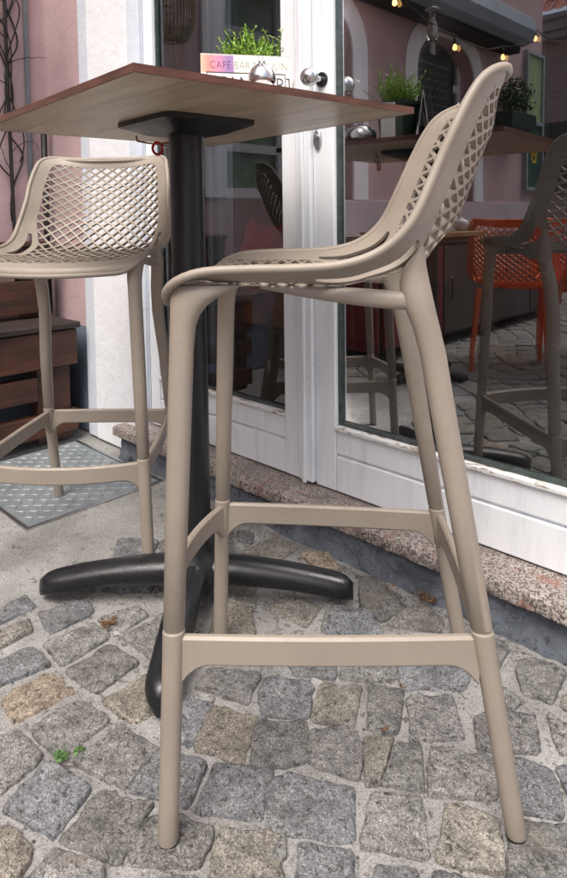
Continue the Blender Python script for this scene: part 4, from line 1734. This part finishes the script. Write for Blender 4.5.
t = thing('terrace_table', 'small wooden terrace table on a dark frame between the orange chairs', 'table', (-1.84, -1.58, .0))
mb = MB(); mb.box((-.24, -.22, .725), (.24, .22, .75)); mb.build('tabletop', M['table_wood'], t, bevel=.004)
mb = MB(); mb.lathe([(.028, .02), (.028, .72)], 20); mb.box((-.17, -.17, .705), (.17, .17, .724)); mb.build('column', M['black_iron'], t)
mb = MB(); mb.box((-.25, -.03, 0), (.25, .03, .03)); mb.box((-.03, -.25, .001), (.03, .25, .031)); mb.build('base', M['black_iron'], t, bevel=.006)
mb = MB()
mb.lathe([(.022, 0), (.036, .012), (.042, .035), (.038, .05), (.018, .060), (.007, .066), (.006, .072)], 28, (-1.715, -1.755, .751))
tag(mb.build('sugar_bowl', M['white_bowl'], smooth=True), 'round white lidded bowl standing on the small wooden terrace table', 'bowl')

# ------------------------------------------------------------------ high table
TBx, TBy = -1.109, -.445
TR_ = radians(40.43 + 44.32 - 90)
t = thing('high_table', 'square wood topped high table on a black column with cast cross foot', 'table', (TBx, TBy, .0), TR_)
tb = t
hx, hy = .356, .305
# note: table x-axis points along world +x (rotated a little)
Z0, Z1 = 1.0355, 1.0490
mb = MB(); mb.box((-hx+.0015, -hy+.0015, Z0+.0002), (hx-.0015, hy-.0015, Z0+.0038)); mb.build('tabletop_underside', M['underside'], t)
mb = MB()
mb.box((-hx, -hy, Z0 + .0045), (hx, hy, Z1))
e_ = mb
mb.build('tabletop', M['edge'], t, bevel=.0018)
# edge band
mb = MB()
q = .0022
for a, b in (((-hx-q, -hy-q, Z0), (hx+q, -hy-.0002, Z1-.001)), ((-hx-q, hy+.0002, Z0), (hx+q, hy+q, Z1-.001)), ((-hx-q, -hy, Z0), (-hx-.0002, hy, Z1-.001)), ((hx+.0002, -hy, Z0), (hx+q, hy, Z1-.001))):
    mb.box(a, b)
mb.build('edge_band', M['edge'], t)
# top plate: thin tapered spider plate
mb = MB()
pr = []
for (zz, s_) in ((Z0 - .001, .108), (Z0 - .010, .108), (Z0 - .028, .060), (Z0 - .031, .042)):
    r = []
    for k in range(4):
        a = pi/4 + k*pi/2
        cx_, cy_ = s_*sqrt(2)*cos(a), s_*sqrt(2)*sin(a)
        cr_ = .16*s_
        for j in range(5):
            b = a - pi/4 + j*pi/8
            r.append((cx_ - cr_*sqrt(2)*cos(a) + cr_*cos(b), cy_ - cr_*sqrt(2)*sin(a) + cr_*sin(b), zz))
    pr.append(r)
mb.rings(pr)
mp = mb.build('mounting_plate', M['black_iron'], t, auto=30)
for (x, y) in ((.085, -.09), (-.085, -.09), (.085, .085), (-.085, .085)):
    mb = MB()
    mb.lathe([(.005, -.0145), (.0055, -.012), (.0055, -.010)], 12, (x, y, Z0))
    mb.build('screw', M['steel_dull'], mp)
mb = MB(); mb.lathe([(.0365, .075), (.0365, Z0 - .03)], 40); mb.build('column', M['black_iron'], t, auto=40)
mb = MB(); mb.lathe([(.052, .03), (.060, .045), (.058, .075), (.046, .098), (.0385, .112), (.0368, .125)], 40); mb.build('base_hub', M['black_iron'], t, auto=50)
ps = -.0449 + radians(44.32) - TR_
for k in range(4):
    a = ps + k*pi/2
    mb = MB()
    rs = []
    L = .345
    for i in range(26):
        f = i/25
        r = .02 + (L-.02)*f
        zt = .098 - .048*f**1.7
        hh = .033 - .011*f
        ww = .037 - .006*f
        if f > .88:
            kk = sqrt(max(0, 1-((f-.88)/.121)**2))
            ww *= max(.30, kk); hh *= max(.45, kk)**.6; zt -= .012*(1-kk) 
        zb = max(.002, zt - hh*2) * (1 - f**6) + .001
        c_ = (zt+zb)/2; h2 = (zt-zb)/2
        ring = []
        for j in range(20):
            th_ = 2*pi*j/20
            u = ww*abs(cos(th_))**(.95)*(1 if cos(th_) >= 0 else -1)
            v = h2*abs(sin(th_))**(.95)*(1 if sin(th_) >= 0 else -1)
            ring.append((r*cos(a)-u*sin(a), r*sin(a)+u*cos(a), c_+v))
        rs.append(ring)
    mb.rings(rs)
    mb.build('foot_arm', M['black_iron'], t, auto=60)

# wire loop with red clip hanging under the plate
_p = onz(160, 139, 1.018)
t = thing('red_clip', 'small red metal clip hanging from a wire loop under the high table', 'clip', (_p.x, _p.y, 1.0215), radians(44))
mb = MB()
mb.tube([(-.055, .0, .004), (-.052, -.004, -.008), (-.03, -.006, -.013), (-.005, -.004, -.016), (.03, 0, -.010), (.07, .012, -.004), (.09, .02, .006)], .0022, 8)
mb.build('wire', M['leather'], t, smooth=True)
mb = MB()
mb.tube([(-.005 + .010*cos(x)*1.0, -.006 + .006*cos(x), -.026 + .014*sin(x)) for x in [2*pi*k/20 for k in range(20)]], .0032, 8, closed=True)
mb.build('clip_ring', M['red'], t, smooth=True)
mb = MB(); mb.lathe([(.004, 0), (.006, .003), (.004, .007)], 14, (.012, -.006, -.026)); mb.build('swivel', M['chrome'], t, smooth=True)

# ------------------------------------------------------------------ things on the table
TT = 1.0495
vdir = Vector((-1.097, 1.0, 0)).normalized()
ang = radians(56.6)
t = thing('menu_card', 'folded cream menu card with orange and violet print and black lettering on the high table', 'menu card', (-1.033, -.336, TT), ang)
mb = MB()
mb.box((-.098, -.001, 0), (.098, .001, .132), Matrix.Rotation(radians(-8), 4, 'X'))
cf = mb.build('card_front', M['card'], t)
mb = MB()
mb.box((-.098, .034, 0), (.098, .036, .131), Matrix.Rotation(radians(7), 4, 'X'))
mb.build('card_back', M['paper'], t)
Rx = Matrix.Rotation(radians(-8), 4, 'X')
def text(body, size, x, z, sx=1.0):
    cu_ = bpy.data.curves.new('lettering', 'FONT')
    cu_.body = body
    cu_.size = size
    cu_.extrude = .0002
    cu_.offset = -.0008
    cu_.align_x = 'CENTER'
    o = bpy.data.objects.new('lettering', cu_)
    COL.objects.link(o)
    o.data.materials.append(M['ink'])
    dg = bpy.context.evaluated_depsgraph_get()
    me = bpy.data.meshes.new_from_object(o.evaluated_get(dg))
    bpy.data.objects.remove(o)
    mm = Matrix.Translation((x, 0, z)) @ Matrix.Diagonal((sx, 1, 1, 1)) @ Matrix.Rotation(radians(90), 4, 'X')
    me.transform(Rx @ Matrix.Translation((0, -.0018, 0)) @ mm)
    ob = bpy.data.objects.new('lettering', me)
    COL.objects.link(ob)
    ob.parent = t
    return ob
text('CAF\u00c9 BAR MOULIN\u00b7', .0235, .008, .104, .85)
text('[STAMMER]', .046, .0, .055, .84)
mb = MB()
mb.box((-.087, -.0016, .0935), (.085, -.0011, .0955), Rx); mb.box((-.087, -.0016, .01), (-.0855, -.0011, .0935), Rx); mb.box((.0835, -.0016, .01), (.085, -.0011, .0935), Rx)
mb.build('printed_border', M['ink'], t)

t = thing('herb_pot', 'bright green herb in a dark green pot behind the menu card', 'potted herb', (-1.097, -.27, TT))
mb = MB(); mb.lathe([(.048, 0), (.050, .004), (.062, .100), (.066, .102), (.066, .112), (.060, .112), (.056, .095)], 32); mb.build('pot', M['green_pot'], t, auto=40)
mb = MB(); mb.lathe([(.057, .094), (.0, .098)], 24, cap=False); mb.build('soil', M['soil'], t)
mb = MB(); ml = MB()
lat = Vector((vdir.y, -vdir.x, 0))
for k in range(120):
    a = random.uniform(0, 2*pi); r = random.uniform(0, .05)
    p = Vector((r*cos(a), r*sin(a), .095))
    d = Vector((cos(a)*random.uniform(.05, .55), sin(a)*random.uniform(.05, .55), 1)).normalized()
    pts = [p.copy()]
    H = random.uniform(5, 10.5) + (4 if random.random() < .10 else 0)
    for j in range(int(H)):
        d = (d + Vector((random.gauss(0, .17), random.gauss(0, .17), random.gauss(.04, .10)))).normalized()
        if d.z < .05: d.z = .1
        p = p + d*.0105
        pts.append(p.copy())
        if j > 1:
            for q_ in range(4):
                s_ = Vector((random.gauss(0, 1), random.gauss(0, 1), random.gauss(.4, .6))).normalized()
                w2 = s_.cross(d).normalized() if s_.cross(d).length > .01 else Vector((1, 0, 0))
                L = random.uniform(.006, .0125)
                ml.add([p, p + s_*L*.5 + w2*L*.17, p + s_*L, p + s_*L*.5 - w2*L*.17], [(0, 1, 2, 3)])
    mb.tube(pts, .0011, 5)
mb.build('stem', M['leaf_lt'], t)
ml.build('foliage', M['leaf_lt'], t)

t = thing('sugar_dispenser', 'glass jar with shiny steel dome lid in front of the menu card', 'sugar jar', (-.957, -.367, TT))
mb = MB(); mb.lathe([(.020, 0), (.025, .004), (.027, .03), (.026, .058)], 32); mb.build('jar', M['jar'], t, smooth=True)
mb = MB(); mb.lathe([(.0275, .056), (.0285, .062), (.0270, .072), (.021, .084), (.011, .091), (.003, .0925)], 32)
mb.build('lid', M['chrome'], t, smooth=True)
mb = MB()
for s_ in (-1, 1):
    q0 = lat * (.0045*s_)
    mb.tube([q0 + Vector((0, 0, .088)), q0 + Vector((0, 0, .107))], .0022, 10)
mb.build('handle', M['chrome'], t, smooth=True)
t = thing('ashtray', 'round steel ashtray standing at the door side of the herb pot', 'ashtray', (-1.17, -.185, TT))
mb = MB(); mb.lathe([(.035, 0), (.046, .008), (.048, .022), (.040, .038), (.018, .048), (.006, .05)], 32); mb.build('bowl', M['chrome'], t, smooth=True)
mb = MB(); mb.lathe([(.004, .05), (.010, .056), (.011, .064), (.004, .072)], 20); mb.build('knob', M['chrome'], t, smooth=True)
t = thing('card_holder', 'small upright stack of drink cards beside the herb pot', 'cards', (-1.075, -.19, TT), radians(56))
mb = MB()
for k in range(3):
    mb.box((-.004 + k*.012, -.02, .0), (-.003 + k*.012, .02, .10), Matrix.Rotation(radians(4*(k-1)), 4, 'Y'))
mb.build('card', M['paper'], t)

# ------------------------------------------------------------------ litter and weeds
def weed(c, n, r, h, nm, lab, cat, mat, size=.006):
    mb = MB()
    for _ in range(n):
        a = random.uniform(0, 2*pi); rr = r*sqrt(random.random())
        p = Vector((c[0]+rr*cos(a), c[1]+rr*sin(a), .0 + random.random()*h))
        d = Vector((random.gauss(0, 1), random.gauss(0, 1), random.gauss(.3, .5))).normalized()
        s_ = d.cross(Vector((random.gauss(0, .3), random.gauss(0, .3), 1))).normalized()
        L = size*random.uniform(.5, 1.3)
        mb.add([p - d*L, p + s_*L*.5, p + d*L, p - s_*L*.5], [(0, 1, 2, 3)])
    return tag(mb.build(nm, mat), lab, cat)
p = onz(61, 757, .0); weed(p, 34, .013, .006, 'weed_tuft', 'tiny green weed tuft in the mortar between the front left setts', 'weed', M['moss'], .0045)
p = onz(79, 753, .0); weed(p, 22, .009, .006, 'weed_tuft', 'tiny green weed tuft just right of the first one in the mortar', 'weed', M['moss'], .0045)
p = onz(108, 624, .0); weed(p, 40, .02, .006, 'moss_patch', 'dull mossy patch beside the left foot of the table base', 'moss', M['dry'], .005)
gm = MB()
for _ in range(9000):
    if random.random() < .3:
        x = random.uniform(-1.35, .3); y = -.115 - abs(random.gauss(0, .03))
    else:
        x = random.uniform(-1.42, .35); y = random.uniform(-1.32, -.12)
    sz = random.uniform(.0006, .0019) * (1.6 if random.random() < .06 else 1)
    z = -.0055 + .0034 * noise.noise(Vector((x*9, y*9, 0)))
    P = []
    for k in range(6):
        v = ((1,0,0),(0,1,0),(-1,0,0),(0,-1,0),(0,0,1),(0,0,-1))[k]
        q = random.uniform(.6, 1.2)*sz
        P.append((x + v[0]*q, y + v[1]*q, z + v[2]*q*.7))
    gm.add(P, [(0,1,4),(1,2,4),(2,3,4),(3,0,4),(1,0,5),(2,1,5),(3,2,5),(0,3,5)])
go = gm.build('grit', M['grit'])
go['label'] = 'loose dark grit scattered in the mortar joints'; go['category'] = 'grit'; go['kind'] = 'stuff'
def litter(c, n, r, nm, lab):
    mb = MB()
    for _ in range(n):
        a = random.uniform(0, 2*pi); rr = r*sqrt(random.random())
        p = Vector((c[0]+rr*cos(a)*1.6, c[1]+rr*sin(a)*.7, .004 + random.random()*.010))
        d = Vector((random.gauss(0, 1), random.gauss(0, 1), random.gauss(0, .4))).normalized()
        s_ = d.cross(Vector((random.gauss(0, .4), random.gauss(0, .4), 1))).normalized()
        L = random.uniform(.002, .006)
        k = d.cross(s_)*L*.3
        mb.add([p - d*L, p + s_*L*.5 + k, p + d*L, p - s_*L*.5 + k], [(0, 1, 2), (0, 2, 3)])
    o = mb.build(nm, M['dry'])
    o['label'] = lab; o['category'] = 'leaf litter'; o['kind'] = 'stuff'
    return o
litter(onz(426, 601, .0), 70, .017, 'leaf_litter', 'small heap of brown dry leaf litter against the step riser')
litter(onz(395, 592, .0), 10, .016, 'leaf_litter', 'scattered brown bits left of the leaf heap at the step')
litter(onz(385, 727, .01), 5, .008, 'leaf_litter', 'two curled brown leaf bits in the mortar under the front stool')
litter(onz(402, 688, .01), 5, .006, 'leaf_litter', 'single brown leaf scrap beside a sett near the front stool')

SC.render.engine = 'CYCLES'
SC.cycles.max_bounces = 8
SC.cycles.transparent_max_bounces = 12
SC.cycles.use_denoising = True
